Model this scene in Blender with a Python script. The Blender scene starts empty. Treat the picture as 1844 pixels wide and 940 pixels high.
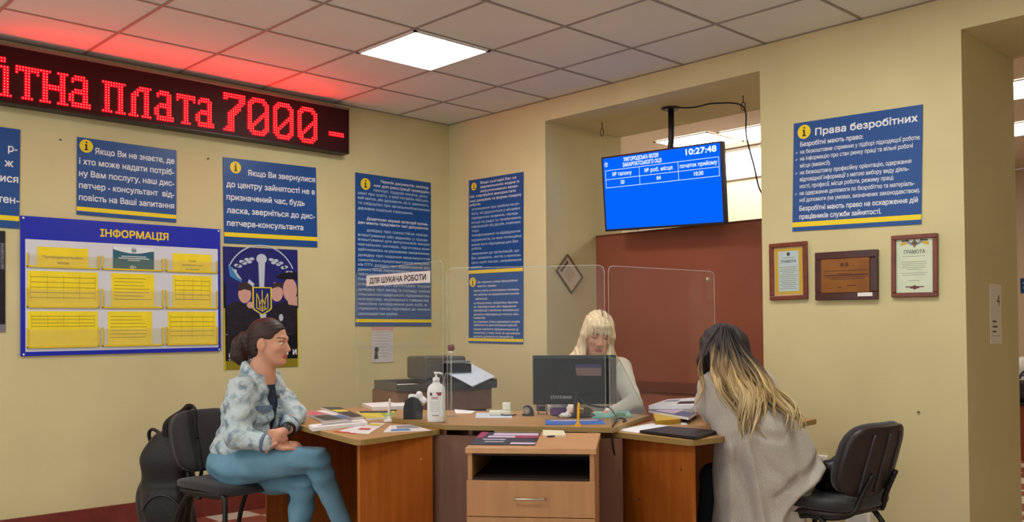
import bpy, math, random
import numpy as np
from mathutils import Vector, Matrix
from mathutils.geometry import tessellate_polygon

C = bpy.context.scene.collection
S = bpy.context.scene
random.seed(7)
RNG = np.random.default_rng(7)

# ------------------------------------------------------------------ camera
CAM_LOC = np.array([5.923, -4.967, 1.219])
YAW, PITCH, ROLL, FOC = 0.8065, 0.02178, -0.00756, 1674.74
PPX, PPY = 922.0, 560.0
_f = np.array([-math.sin(YAW) * math.cos(PITCH), math.cos(YAW) * math.cos(PITCH), math.sin(PITCH)])
_r0 = np.array([math.cos(YAW), math.sin(YAW), 0.0])
_u0 = np.cross(_r0, _f)
RIGHT = _r0 * math.cos(ROLL) + _u0 * math.sin(ROLL)
UPV = _u0 * math.cos(ROLL) - _r0 * math.sin(ROLL)
FWD = _f
cam_data = bpy.data.cameras.new('camera')
cam_data.sensor_width = 36.0
cam_data.lens = FOC * 36.0 / 1844.0
cam_data.shift_y = (PPY - 470.0) / 1844.0
cam_data.clip_start = 0.05
cam = bpy.data.objects.new('camera', cam_data)
C.objects.link(cam)
mw = Matrix(((RIGHT[0], UPV[0], -FWD[0], CAM_LOC[0]), (RIGHT[1], UPV[1], -FWD[1], CAM_LOC[1]),
             (RIGHT[2], UPV[2], -FWD[2], CAM_LOC[2]), (0, 0, 0, 1)))
cam.matrix_world = mw
S.camera = cam

# ------------------------------------------------------------------ world, exposure
S.view_settings.view_transform = 'Standard'
S.view_settings.look = 'None'
S.view_settings.exposure = 0.0
S.view_settings.gamma = 1.0
S.view_settings.use_curve_mapping = False
S.cycles.use_denoising = True
S.cycles.sample_clamp_indirect = 6.0
world = bpy.data.worlds.new('world')
S.world = world
world.use_nodes = True
bg = world.node_tree.nodes['Background']
bg.inputs[0].default_value = (0.90, 0.96, 1.0, 1)
bg.inputs[1].default_value = 1.4
LAMP = 29.0            # brightness of the ceiling panels
HALL_LAMP = 17.0       # panels of the next room
LED = 68.0

# ------------------------------------------------------------------ rays: where a line of sight meets a plane of the room
def ray(x, y):
    return FWD + RIGHT * ((x - PPX) / FOC) - UPV * ((y - PPY) / FOC)
def onX(x, y, X=0.0):
    d = ray(x, y); return CAM_LOC + d * ((X - CAM_LOC[0]) / d[0])
def onY(x, y, Y=0.0):
    d = ray(x, y); return CAM_LOC + d * ((Y - CAM_LOC[1]) / d[1])
def onZ(x, y, Z=0.0):
    d = ray(x, y); return CAM_LOC + d * ((Z - CAM_LOC[2]) / d[2])
def at(x, y, D):
    return CAM_LOC + ray(x, y) * D

# ------------------------------------------------------------------ materials
def lin(h):
    if isinstance(h, str):
        h = h.lstrip('#'); c = [int(h[i:i + 2], 16) / 255 for i in (0, 2, 4)]
    else:
        c = [v / 255 for v in h]
    return tuple(v / 12.92 if v <= 0.04045 else ((v + 0.055) / 1.055) ** 2.4 for v in c) + (1.0,)

def mat(name, col, rough=0.6, metal=0.0, var=0.0, scale=8.0, bump=0.0, bscale=60.0, col2=None, stretch=None,
        emit=None, estr=0.0, trans=0.0, alpha=1.0, ior=1.45, spec=0.5, detail=4.0, ramp=None, coat=0.0, sheen=0.0):
    m = bpy.data.materials.new(name); m.use_nodes = True
    nt = m.node_tree; b = nt.nodes['Principled BSDF']
    b.inputs['Base Color'].default_value = lin(col)
    b.inputs['Roughness'].default_value = rough
    b.inputs['Metallic'].default_value = metal
    b.inputs['IOR'].default_value = ior
    b.inputs['Specular IOR Level'].default_value = spec
    b.inputs['Transmission Weight'].default_value = trans
    b.inputs['Alpha'].default_value = alpha
    b.inputs['Coat Weight'].default_value = coat
    b.inputs['Sheen Weight'].default_value = sheen
    if emit is not None:
        b.inputs['Emission Color'].default_value = emit if len(emit) == 4 else tuple(emit) + (1,)
        b.inputs['Emission Strength'].default_value = estr
    if var > 0 or col2 is not None or bump > 0:
        tc = nt.nodes.new('ShaderNodeTexCoord'); mp = nt.nodes.new('ShaderNodeMapping')
        nt.links.new(tc.outputs['Object'], mp.inputs['Vector'])
        if stretch: mp.inputs['Scale'].default_value = stretch
    if var > 0 or col2 is not None:
        n = nt.nodes.new('ShaderNodeTexNoise'); n.inputs['Scale'].default_value = scale; n.inputs['Detail'].default_value = detail
        nt.links.new(mp.outputs[0], n.inputs['Vector'])
        r = nt.nodes.new('ShaderNodeValToRGB')
        lo, hi = ramp or (0.3, 0.7)
        r.color_ramp.elements[0].position = lo; r.color_ramp.elements[1].position = hi
        c = lin(col)
        if col2 is not None:
            r.color_ramp.elements[0].color = c; r.color_ramp.elements[1].color = lin(col2)
        else:
            r.color_ramp.elements[0].color = tuple(v * (1 - var) for v in c[:3]) + (1,)
            r.color_ramp.elements[1].color = tuple(min(1, v * (1 + var)) for v in c[:3]) + (1,)
        nt.links.new(n.outputs['Fac'], r.inputs[0]); nt.links.new(r.outputs[0], b.inputs['Base Color'])
    if bump > 0:
        n2 = nt.nodes.new('ShaderNodeTexNoise'); n2.inputs['Scale'].default_value = bscale; n2.inputs['Detail'].default_value = 3
        nt.links.new(mp.outputs[0], n2.inputs['Vector'])
        bp = nt.nodes.new('ShaderNodeBump'); bp.inputs['Strength'].default_value = bump; bp.inputs['Distance'].default_value = 0.01
        nt.links.new(n2.outputs['Fac'], bp.inputs['Height']); nt.links.new(bp.outputs[0], b.inputs['Normal'])
    return m

def emis(name, rgb, strength):
    m = bpy.data.materials.new(name); m.use_nodes = True
    nt = m.node_tree; nt.nodes.remove(nt.nodes['Principled BSDF'])
    e = nt.nodes.new('ShaderNodeEmission'); e.inputs[0].default_value = tuple(rgb) + (1,); e.inputs[1].default_value = strength
    nt.links.new(e.outputs[0], nt.nodes['Material Output'].inputs[0]); return m

def clear_sheet(name, tint=(0.97, 0.985, 1.0), haze=0.06, gloss=0.05, ghaze=(0.75, 0.8, 0.82)):
    """thin clear acrylic: lets the light through, with a fresnel sheen and a trace of dust"""
    m = bpy.data.materials.new(name); m.use_nodes = True
    nt = m.node_tree; nt.nodes.remove(nt.nodes['Principled BSDF'])
    t = nt.nodes.new('ShaderNodeBsdfTransparent'); t.inputs[0].default_value = tint + (1,)
    g = nt.nodes.new('ShaderNodeBsdfGlossy'); g.inputs[1].default_value = gloss
    d = nt.nodes.new('ShaderNodeBsdfDiffuse'); d.inputs[0].default_value = ghaze + (1,)
    fr = nt.nodes.new('ShaderNodeFresnel')
    ge = nt.nodes.new('ShaderNodeNewGeometry'); mr = nt.nodes.new('ShaderNodeMapRange')
    mr.inputs['To Min'].default_value = 1.22; mr.inputs['To Max'].default_value = 1 / 1.22
    nt.links.new(ge.outputs['Backfacing'], mr.inputs['Value']); nt.links.new(mr.outputs[0], fr.inputs[0])
    a = nt.nodes.new('ShaderNodeMixShader'); a.inputs[0].default_value = haze
    b = nt.nodes.new('ShaderNodeMixShader')
    nt.links.new(t.outputs[0], a.inputs[1]); nt.links.new(d.outputs[0], a.inputs[2])
    nt.links.new(fr.outputs[0], b.inputs[0]); nt.links.new(a.outputs[0], b.inputs[1]); nt.links.new(g.outputs[0], b.inputs[2])
    nt.links.new(b.outputs[0], nt.nodes['Material Output'].inputs[0]); return m

def wood(name, c1, c2, rough=0.45, axis='Z', scale=3.0, spec=0.4):
    st = {'X': (1, 14, 14), 'Y': (14, 1, 14), 'Z': (14, 14, 1)}[axis]
    return mat(name, c1, rough, col2=c2, scale=scale, stretch=st, detail=6, spec=spec, ramp=(0.25, 0.75))

# ------------------------------------------------------------------ object helpers
def tag(o, label=None, cat=None, group=None, kind=None):
    if label: o['label'] = label
    if cat: o['category'] = cat
    if group: o['group'] = group
    if kind: o['kind'] = kind
    return o

def thing(name, loc, label, cat, group=None):
    o = bpy.data.objects.new(name, None); C.objects.link(o)
    o.empty_display_size = 0.1
    o.location = Vector([float(v) for v in loc])
    return tag(o, label, cat, group)

def hang(o, parent):
    """make o a child of parent, its geometry staying where it is in the room"""
    o.parent = parent
    m = Matrix.Identity(4); p = parent
    while p is not None:
        loc = p.matrix_basis.copy()
        m = (loc if p.parent is None else p.matrix_parent_inverse @ loc) @ m
        p = p.parent
    o.matrix_parent_inverse = m.inverted()

def make_mesh(name, verts, faces, mats, parent=None, midx=None, smooth=False, bevel=0.0, bseg=2, sub=0, autosmooth=None):
    me = bpy.data.meshes.new(name)
    me.from_pydata([tuple(map(float, v)) for v in verts], [], [tuple(map(int, f)) for f in faces])
    for m in (mats if isinstance(mats, (list, tuple)) else [mats]): me.materials.append(m)
    if midx is not None: me.polygons.foreach_set('material_index', np.asarray(midx, dtype=np.int32))
    if smooth: me.polygons.foreach_set('use_smooth', np.ones(len(me.polygons), dtype=bool))
    me.update()
    o = bpy.data.objects.new(name, me); C.objects.link(o)
    if bevel > 0:
        b = o.modifiers.new('bevel', 'BEVEL'); b.width = bevel; b.segments = bseg; b.limit_method = 'ANGLE'; b.angle_limit = math.radians(40)
    if sub > 0:
        s = o.modifiers.new('sub', 'SUBSURF'); s.levels = sub; s.render_levels = sub
    if parent is not None: hang(o, parent)
    return o

class Fr:
    """a local frame: origin and three axes (u right, v up, w out)"""
    def __init__(s, o, u, v, w=None):
        s.o = np.array(o, float); s.u = np.array(u, float); s.v = np.array(v, float)
        s.u /= np.linalg.norm(s.u); s.v = s.v - s.u * (s.v @ s.u); s.v /= np.linalg.norm(s.v)
        s.w = np.cross(s.u, s.v) if w is None else np.array(w, float)
    def __call__(s, a, b, c=0.0):
        return s.o + s.u * a + s.v * b + s.w * c
    def pts(s, P):
        P = np.asarray(P, float); return s.o + P[:, :1] * s.u + P[:, 1:2] * s.v + P[:, 2:3] * s.w
WORLD = Fr((0, 0, 0), (1, 0, 0), (0, 1, 0))

class MB:
    """collects shapes into ONE mesh"""
    def __init__(s, fr=WORLD):
        s.V = []; s.F = []; s.I = []; s.fr = fr
    def add(s, P, F, i=0):
        n = len(s.V); s.V.extend(s.fr.pts(P)); s.F.extend([tuple(a + n for a in f) for f in F]); s.I.extend([i] * len(F)); return s
    def box(s, x0, x1, y0, y1, z0, z1, i=0):
        P = [(x, y, z) for z in (z0, z1) for y in (y0, y1) for x in (x0, x1)]
        return s.add(P, [(0, 2, 3, 1), (4, 5, 7, 6), (0, 1, 5, 4), (2, 6, 7, 3), (0, 4, 6, 2), (1, 3, 7, 5)], i)
    def prism(s, poly, z0, z1, i=0):
        n = len(poly)
        A = 0.5 * sum(poly[k][0] * poly[(k + 1) % n][1] - poly[(k + 1) % n][0] * poly[k][1] for k in range(n))
        if A < 0: poly = list(reversed(poly))
        P = [(p[0], p[1], z0) for p in poly] + [(p[0], p[1], z1) for p in poly]
        F = [tuple(range(n - 1, -1, -1)), tuple(range(n, 2 * n))] + [(k, (k + 1) % n, n + (k + 1) % n, n + k) for k in range(n)]
        return s.add(P, F, i)
    def flat(s, poly, z, i=0):
        return s.add([(p[0], p[1], z) for p in poly], [tuple(range(len(poly)))], i)
    def disc(s, cx, cy, rx, z, i=0, n=28, ry=None, a0=0, a1=2 * math.pi):
        ry = ry or rx
        full = abs(a1 - a0 - 2 * math.pi) < 1e-6
        m = n if full else n + 1
        return s.flat([(cx + rx * math.cos(a0 + (a1 - a0) * k / n), cy + ry * math.sin(a0 + (a1 - a0) * k / n)) for k in range(m)], z, i)
    def ring(s, cx, cy, r0, r1, z, i=0, n=36, a0=0, a1=2 * math.pi):
        P = []; F = []
        for k in range(n + 1):
            a = a0 + (a1 - a0) * k / n
            P += [(cx + r0 * math.cos(a), cy + r0 * math.sin(a), z), (cx + r1 * math.cos(a), cy + r1 * math.sin(a), z)]
        for k in range(n): F.append((2 * k, 2 * k + 1, 2 * k + 3, 2 * k + 2))
        return s.add(P, F, i)
    def rect(s, x0, y0, x1, y1, z, i=0):
        return s.flat([(x0, y0), (x1, y0), (x1, y1), (x0, y1)], z, i)
    def line(s, x0, y0, x1, y1, t, z, i=0):
        d = np.array([x1 - x0, y1 - y0]); d /= np.linalg.norm(d); n = np.array([-d[1], d[0]]) * t / 2
        return s.flat([(x0 - n[0], y0 - n[1]), (x1 - n[0], y1 - n[1]), (x1 + n[0], y1 + n[1]), (x0 + n[0], y0 + n[1])], z, i)
    def tube(s, path, r, i=0, n=10, caps=True, squash=None):
        path = np.asarray(path, float); m = len(path)
        R = np.full(m, r) if np.isscalar(r) else np.asarray(r, float)
        T = np.gradient(path, axis=0); T /= np.linalg.norm(T, axis=1)[:, None] + 1e-12
        a = np.array([0, 0, 1.0]) if abs(T[0][2]) < 0.9 else np.array([1.0, 0, 0])
        N = np.cross(T[0], a); N /= np.linalg.norm(N); P = []
        for k in range(m):
            N = N - T[k] * (N @ T[k]); N /= np.linalg.norm(N) + 1e-12; B = np.cross(T[k], N)
            for q in range(n):
                t = 2 * math.pi * q / n
                P.append(path[k] + (N * math.cos(t) + B * math.sin(t) * (squash or 1.0)) * R[k])
        F = [(k * n + q, k * n + (q + 1) % n, (k + 1) * n + (q + 1) % n, (k + 1) * n + q) for k in range(m - 1) for q in range(n)]
        if caps: F += [tuple(range(n - 1, -1, -1)), tuple(range((m - 1) * n, m * n))]
        return s.add(P, F, i)
    def lathe(s, prof, cx=0, cy=0, i=0, n=24, sx=1.0, sy=1.0):
        m = len(prof); P = []
        for (r, z) in prof:
            for q in range(n):
                t = 2 * math.pi * q / n; P.append((cx + r * math.cos(t) * sx, cy + r * math.sin(t) * sy, z))
        F = [(k * n + q, k * n + (q + 1) % n, (k + 1) * n + (q + 1) % n, (k + 1) * n + q) for k in range(m - 1) for q in range(n)]
        F += [tuple(range(n - 1, -1, -1)), tuple(range((m - 1) * n, m * n))]
        return s.add(P, F, i)
    def build(s, name, mats, parent=None, **k):
        return make_mesh(name, s.V, s.F, mats, parent, midx=s.I, **k)

def curve_pts(P, n=24):
    """smooth path through points (Catmull-Rom)"""
    P = np.asarray(P, float); Q = np.vstack([2 * P[0] - P[1], P, 2 * P[-1] - P[-2]]); out = []
    m = len(P) - 1
    for k in range(m):
        a, b, c, d = Q[k:k + 4]
        for t in np.linspace(0, 1, max(2, n // m), endpoint=False):
            out.append(0.5 * (2 * b + (c - a) * t + (2 * a - 5 * b + 4 * c - d) * t ** 2 + (3 * b - a - 3 * c + d) * t ** 3))
    out.append(P[-1]); return np.array(out)

# ------------------------------------------------------------------ lettering
_tc = {}
def crossings(L):
    """heights at which the sides of a contour cross one another"""
    P = np.array(L, float); Q = np.roll(P, -1, 0); n = len(P); d = Q - P
    i, j = np.triu_indices(n, 2); k = ~((i == 0) & (j == n - 1)); i, j = i[k], j[k]
    den = d[i, 0] * d[j, 1] - d[i, 1] * d[j, 0]; w = P[j] - P[i]; ok = np.abs(den) > 1e-12; den = np.where(ok, den, 1)
    t = (w[:, 0] * d[j, 1] - w[:, 1] * d[j, 0]) / den; u = (w[:, 0] * d[i, 1] - w[:, 1] * d[i, 0]) / den
    m = ok & (t > 1e-6) & (t < 1 - 1e-6) & (u > 1e-6) & (u < 1 - 1e-6)
    return list(P[i[m], 1] + t[m] * d[i[m], 1])

def slabs(ls):
    """fill of contours that cross themselves: cut into level strips, filled where the outline winds around"""
    ys = sorted(set([round(p[1], 5) for L in ls for p in L] + [round(y, 5) for L in ls for y in crossings(L)])); out = []
    E = [(L[k], L[(k + 1) % len(L)]) for L in ls for k in range(len(L))]
    for y0, y1 in zip(ys[:-1], ys[1:]):
        if y1 - y0 < 2e-5: continue
        c = []
        for (a, b) in E:
            lo, hi = min(a[1], b[1]), max(a[1], b[1])
            if lo <= y0 + 1.5e-5 and hi >= y1 - 1.5e-5 and hi - lo > 1e-6:
                f = lambda y: a[0] + (b[0] - a[0]) * (y - a[1]) / (b[1] - a[1])
                c.append((f((y0 + y1) / 2), f(y0), f(y1), 1 if b[1] > a[1] else -1))
        c.sort(); w = 0
        for q, r in zip(c[:-1], c[1:]):
            w += q[3]
            if w != 0: out.append([(q[1], y0), (r[1], y0), (r[2], y1), (q[2], y1)])
    return out

def glyphs(body, res=3):
    """outlines of one line of lettering, each closed contour filled by itself (with the holes that lie in it)"""
    if body not in _tc:
        cu = bpy.data.curves.new('txt', 'FONT'); cu.body = body; cu.size = 1.0; cu.resolution_u = res; cu.fill_mode = 'NONE'
        ob = bpy.data.objects.new('txt', cu)
        me = bpy.data.meshes.new_from_object(ob)
        P = [(v.co.x, v.co.y) for v in me.vertices]
        nb = {}
        for e in me.edges:
            a, b = e.vertices; nb.setdefault(a, []).append(b); nb.setdefault(b, []).append(a)
        seen = set(); loops = []
        for a in sorted(nb):
            if a in seen: continue
            lp = [a]; seen.add(a); cur = a
            nxt = min(nb[a])                         # vertices of a contour follow one another
            while nxt is not None:
                lp.append(nxt); seen.add(nxt)
                c = [q for q in nb[nxt] if q not in seen]; nxt = c[0] if c else None
            pts = [P[i] for i in lp]
            out = [pts[0]]
            for p in pts[1:]:
                if abs(p[0] - out[-1][0]) + abs(p[1] - out[-1][1]) > 1e-5: out.append(p)
            if len(out) > 2: loops.append(out)
        bpy.data.objects.remove(ob); bpy.data.curves.remove(cu); bpy.data.meshes.remove(me)
        area = lambda L: 0.5 * sum(L[k][0] * L[(k + 1) % len(L)][1] - L[(k + 1) % len(L)][0] * L[k][1] for k in range(len(L)))
        def inside(p, L):
            r = False; n = len(L)
            for k in range(n):
                (x1, y1), (x2, y2) = L[k], L[(k + 1) % n]
                if (y1 > p[1]) != (y2 > p[1]) and p[0] < (x2 - x1) * (p[1] - y1) / (y2 - y1) + x1: r = not r
            return r
        A = [area(L) for L in loops]
        V = []; F = []
        if loops:
            sg = np.sign(A[int(np.argmax(np.abs(A)))])
            outer = [i for i in range(len(loops)) if np.sign(A[i]) == sg]; own = {i: [] for i in outer}
            for i in range(len(loops)):
                if i in own: continue
                c = [o for o in outer if abs(A[o]) > abs(A[i]) and inside(loops[i][0], loops[o])]
                if c: own[min(c, key=lambda o: abs(A[o]))].append(i)
                else: own[i] = []; outer.append(i)          # a mark drawn the other way round
            for o in outer:
                ls = [loops[o]] + [loops[i] for i in own[o]]
                if any(crossings(L) for L in ls):
                    for q in slabs(ls):
                        n0 = len(V); V += q; F.append(tuple(range(n0, n0 + len(q))))
                    continue
                tri = tessellate_polygon([[Vector((x, y, 0)) for x, y in L] for L in ls])
                n0 = len(V); flat = [p for L in ls for p in L]; V += flat
                for t in tri:
                    (ax, ay), (bx, by), (cx, cy) = [flat[q] for q in t]
                    if (bx - ax) * (cy - ay) - (cx - ax) * (by - ay) < 0: t = (t[0], t[2], t[1])
                    F.append(tuple(q + n0 for q in t))
        _tc[body] = (np.array(V, float).reshape(-1, 2), F)
    return _tc[body]

def text(mb, body, u, v, size, w, i=0, align='L', width=None, bold=0.0, maxw=None, slant=0.0, xs=1.0):
    """one line of lettering; (u, v) is the start of the baseline, size the height of the capitals"""
    V, F = glyphs(body)
    if len(V) == 0: return
    k = size / 0.73
    P = V * k; P[:, 0] *= xs
    x0, x1 = P[:, 0].min(), P[:, 0].max()
    if width: P[:, 0] = (P[:, 0] - x0) * (width / (x1 - x0)); x0, x1 = 0, width
    elif maxw and x1 - x0 > maxw: P[:, 0] = (P[:, 0] - x0) * (maxw / (x1 - x0)); x0, x1 = 0, maxw
    P[:, 0] += {'L': u - x0, 'C': u - (x0 + x1) / 2, 'R': u - x1}[align]
    P[:, 0] += slant * P[:, 1]
    P[:, 1] += v
    e = bold * k * 0.8                    # heavier strokes: the same line set four times, a hair apart
    for q, (dx, dy) in enumerate(((-e, -e), (e, e), (-e, e), (e, -e)) if bold > 0 else ((0, 0),)):
        mb.add(np.column_stack([P[:, 0] + dx, P[:, 1] + dy, np.full(len(P), w + q * 0.00012)]), F, i)

# rectangle on a wall from the four sighted corners (top left, top right, bottom left, bottom right)
def wall_rect(tl, tr, bl, br, plane):
    tl, tr, bl, br = [plane(*p) for p in (tl, tr, bl, br)]
    u = (tr - tl) / np.linalg.norm(tr - tl) + (br - bl) / np.linalg.norm(br - bl)
    v = (tl - bl) + (tr - br)
    w = (np.linalg.norm(tr - tl) + np.linalg.norm(br - bl)) / 2
    h = (np.linalg.norm(tl - bl) + np.linalg.norm(tr - br)) / 2
    c = (tl + tr + bl + br) / 4
    f = Fr(c, u, v); f.o = c - f.u * w / 2 - f.v * h / 2
    return f, w, h
# ================================================================== THE SETTING
H = 2.94
GA, GB, T = 0.5716, 0.5344, 0.6
M_wall = mat('wall_paint', (207, 197, 150), 0.75, var=0.05, scale=2.2, bump=0.06, bscale=220, spec=0.25)
M_wall_hall = mat('hall_paint', (226, 205, 178), 0.8, var=0.03, scale=2)
M_tile = mat('ceiling_tile', (224, 224, 217), 0.9, var=0.04, scale=1.3, bump=0.12, bscale=420, spec=0.2)
M_bar = mat('ceiling_bar', (150, 140, 130), 0.6)
M_bar_hall = mat('hall_ceiling', (225, 210, 190), 0.9)
M_white = mat('white_plastic', (232, 230, 222), 0.4)
M_base = mat('baseboard_paint', (112, 46, 36), 0.5, var=0.15, scale=12)
M_red = mat('red_partition', (134, 72, 52), 0.36, col2=(150, 88, 64), scale=1.6, detail=3, spec=0.4)
M_redtrim = mat('red_partition_trim', (104, 50, 34), 0.5)

def checker(name, c1, c2, size):
    m = mat(name, c1, 0.35)
    nt = m.node_tree; b = nt.nodes['Principled BSDF']
    tc = nt.nodes.new('ShaderNodeTexCoord'); ck = nt.nodes.new('ShaderNodeTexChecker')
    mp = nt.nodes.new('ShaderNodeMapping'); mp.inputs['Location'].default_value = (0.07, 0.05, 0.05)
    n = nt.nodes.new('ShaderNodeTexNoise'); n.inputs['Scale'].default_value = 90
    mx = nt.nodes.new('ShaderNodeMix'); mx.data_type = 'RGBA'; mx.blend_type = 'MULTIPLY'; mx.inputs[0].default_value = 0.35
    ck.inputs['Color1'].default_value = lin(c1); ck.inputs['Color2'].default_value = lin(c2); ck.inputs['Scale'].default_value = 1 / size
    nt.links.new(tc.outputs['Object'], mp.inputs[0]); nt.links.new(mp.outputs[0], ck.inputs['Vector'])
    nt.links.new(tc.outputs['Object'], n.inputs['Vector'])
    nt.links.new(ck.outputs[0], mx.inputs[6]); nt.links.new(n.outputs['Color'], mx.inputs[7])
    nt.links.new(mx.outputs[2], b.inputs['Base Color'])
    return m
M_floor = checker('floor_tile', (222, 208, 192), (148, 78, 64), 0.3)

def structure(o): o['kind'] = 'structure'; return o
WT = 0.88                                                     # thickness of the old wall
structure(MB().box(-3.5, 8.5, -7.0, 6.0, -0.12, 0).build('floor', M_floor))
structure(MB().box(-0.2, 8.5, -7.0, 0.0, H, H + 0.12).build('ceiling', M_tile))
structure(MB().box(-3.5, 8.5, .77, 6.0, H + .001, H + 0.12).build('ceiling_hall', M_bar_hall))
structure(MB().box(-0.3, 0, -7.0, WT, 0, H).build('wall_left', M_wall))
NX0, NX1, AX0, AX1 = 1.114, 2.926, 4.097, 6.2
SOF, ASOF = 2.785, 2.755
b = MB()
b.box(0, NX0, 0, WT, 0, H); b.box(NX0, NX1, 0, WT, SOF, H); b.box(NX1, AX0, 0, .77, 0, H)
b.box(AX0, AX1, 0, .77, ASOF, H); b.box(AX1, 8.5, 0, .77, 0, H)
structure(b.build('wall_back', M_wall))
structure(MB().box(8.5, 8.7, -7.0, 6.0, 0, H).build('wall_right', M_wall))
b = MB(); b.box(-3.7, -3.5, WT, 6, 0, H); b.box(-3.5, 8.5, 6.0, 6.2, 0, H)
structure(b.build('wall_hall', M_wall_hall))
# ceiling grid
b = MB(); w = 0.009
for k in range(-1, 14):
    x = GA + k * T
    if 0.02 < x < 8.5: b.box(x - w, x + w, -7, 0, H - 0.004, H + 0.001)
for k in range(-1, 12):
    y = -(GB + k * T)
    if -7 < y < -0.02: b.box(0, 8.5, y - w, y + w, H - 0.0045, H + 0.001)
b.box(0, 0.02, -7, 0, H - 0.004, H); b.box(0, 8.5, -0.02, 0, H - 0.004, H)
structure(b.build('trim_1', M_bar))
b = MB(); b.box(0, 0.018, -7, 0, 0, 0.155)
structure(b.build('baseboard_left', M_base))
b = MB(); b.box(0, NX0, -0.018, 0, 0, 0.155); b.box(NX1, AX0, -0.018, 0, 0, 0.1)
structure(b.build('baseboard_back', M_base))
# red wooden partition that closes the lower part of the opening
PY = 0.564
b = MB(); b.box(NX0, NX1, PY, PY + 0.04, 0, 1.95)
structure(b.build('partition', M_red))
b = MB(); b.box(NX0, NX1, PY - 0.02, PY, 0.76, 0.84); b.box(NX0, NX1, PY - 0.004, PY + 0.044, 1.95, 1.965)
structure(b.build('trim_2', M_redtrim, bevel=0.004))

# ceiling light panels
M_diff = emis('lamp_diffuser', (1.0, 0.965, 0.9), LAMP)
M_diff_hall = emis('hall_lamp_diffuser', (1.0, 0.93, 0.82), HALL_LAMP)
M_lampframe = mat('lamp_frame', (225, 224, 218), 0.4)
def ceiling_lamp(x, y, diff, label, group=None):
    t = thing('ceiling_light', (x, y, H), label, 'ceiling light', group)
    f = MB(); a = 0.29
    f.box(x - a, x + a, y - a, y - a + 0.018, H - 0.012, H - 0.004); f.box(x - a, x + a, y + a - 0.018, y + a, H - 0.012, H - 0.004)
    f.box(x - a, x - a + 0.018, y - a, y + a, H - 0.012, H - 0.004); f.box(x + a - 0.018, x + a, y - a, y + a, H - 0.012, H - 0.004)
    f.build('frame', M_lampframe, t)
    MB().box(x - a + 0.018, x + a - 0.018, y - a + 0.018, y + a - 0.018, H - 0.009, H - 0.004).build('diffuser', diff, t)
    return t
ceiling_lamp(GA + 1.5 * T, -(GB + 1.5 * T), M_diff, 'square white lit panel in the tiled ceiling near the red sign')
for (x, y) in ((GA + 5.5 * T, -(GB + 1.5 * T)), (GA + 1.5 * T, -(GB + 6.5 * T)), (GA + 5.5 * T, -(GB + 6.5 * T)), (GA + 9.5 * T, -(GB + 3.5 * T))):  # unseen copies of the panel, added to brighten the room
    ceiling_lamp(x, y, M_diff, 'square lit ceiling panel behind the viewer', 'ceiling panels out of view')
for x, y in ((1.02, 2.1), (1.63, 2.2), (3.62, 2.3), (3.15, 3.75), (4.6, 3.0)):
    ceiling_lamp(x, y, M_diff_hall, {1.02: 'bright ceiling panel seen over the red partition, left of the pair', 1.63: 'bright ceiling panel seen over the red partition, right of the pair',
        3.62: 'bright ceiling panel high in the doorway at the right edge', 3.15: 'bright ceiling panel deeper in the room behind the doorway, lower in view',
        4.6: 'lit ceiling panel hidden behind the back wall'}[x], 'ceiling panels of the next room')
b = MB(); b.box(-3.5, 2.3, 2.66, 2.76, 0, H); b.box(2.2, 2.3, 2.76, 6.0, 0, H)
structure(b.build('wall_hall_inner', M_wall_hall))
M_pane = emis('hall_window_glow', (1.0, 0.95, 0.88), 5.0)
wx0, wx1, wz0, wz1 = .74, 1.9, 2.64, 2.93
wf = MB(); wf.box(wx0, wx1, 2.63, 2.66, wz0, wz0 + .035); wf.box(wx0, wx1, 2.63, 2.66, wz1 - .03, wz1); wf.box(wx0, wx0 + .04, 2.63, 2.66, wz0 + .035, wz1 - .03); wf.box(wx1 - .04, wx1, 2.63, 2.66, wz0 + .035, wz1 - .03)
wo = structure(wf.build('window_1', M_white))
MB().box(wx0 + .04, wx1 - .04, 2.645, 2.659, wz0 + .035, wz1 - .03).build('pane', M_pane, wo)
# ================================================================== SIGNS AND POSTERS ON THE WALLS
M_blue = mat('poster_blue', (26, 76, 142), 0.35, var=0.04, scale=3)
M_yel = mat('poster_yellow', (238, 212, 30), 0.4)
M_ink = mat('lettering_white', (226, 232, 236), 0.5)
M_inkdim = mat('lettering_pale_blue', (184, 208, 230), 0.5)
M_black = mat('lettering_black', (22, 20, 24), 0.5)
M_dark = mat('print_dark_grey', (60, 58, 60), 0.6)

def board(name, rect, label, cat, back, group=None, thick=0.005, gap=0.001):
    f, w, h = rect
    f = Fr(f.o + f.w * gap, f.u, f.v)
    t = thing(name, f(w / 2, 0, 0), label, cat, group)
    MB(f).box(0, w, 0, h, 0, thick).build('panel', back, t)
    return t, f, w, h

def badge(f, t, cx, cy, r, z):
    m = MB(f); m.disc(cx, cy, r, z + 0.0008, 0)
    s = r * 0.9
    m.disc(cx + s * .04, cy + s * .62, s * .15, z + 0.0014, 1, 14)
    m.rect(cx - s * .13, cy - s * .62, cx + s * .15, cy + s * .30, z + 0.0014, 1)
    m.rect(cx - s * .30, cy + s * .16, cx + s * .0, cy + s * .30, z + 0.0014, 1)
    m.rect(cx - s * .34, cy - s * .70, cx + s * .36, cy - s * .54, z + 0.0014, 1)
    m.build('info_badge', [M_yel, M_black], t)

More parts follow.
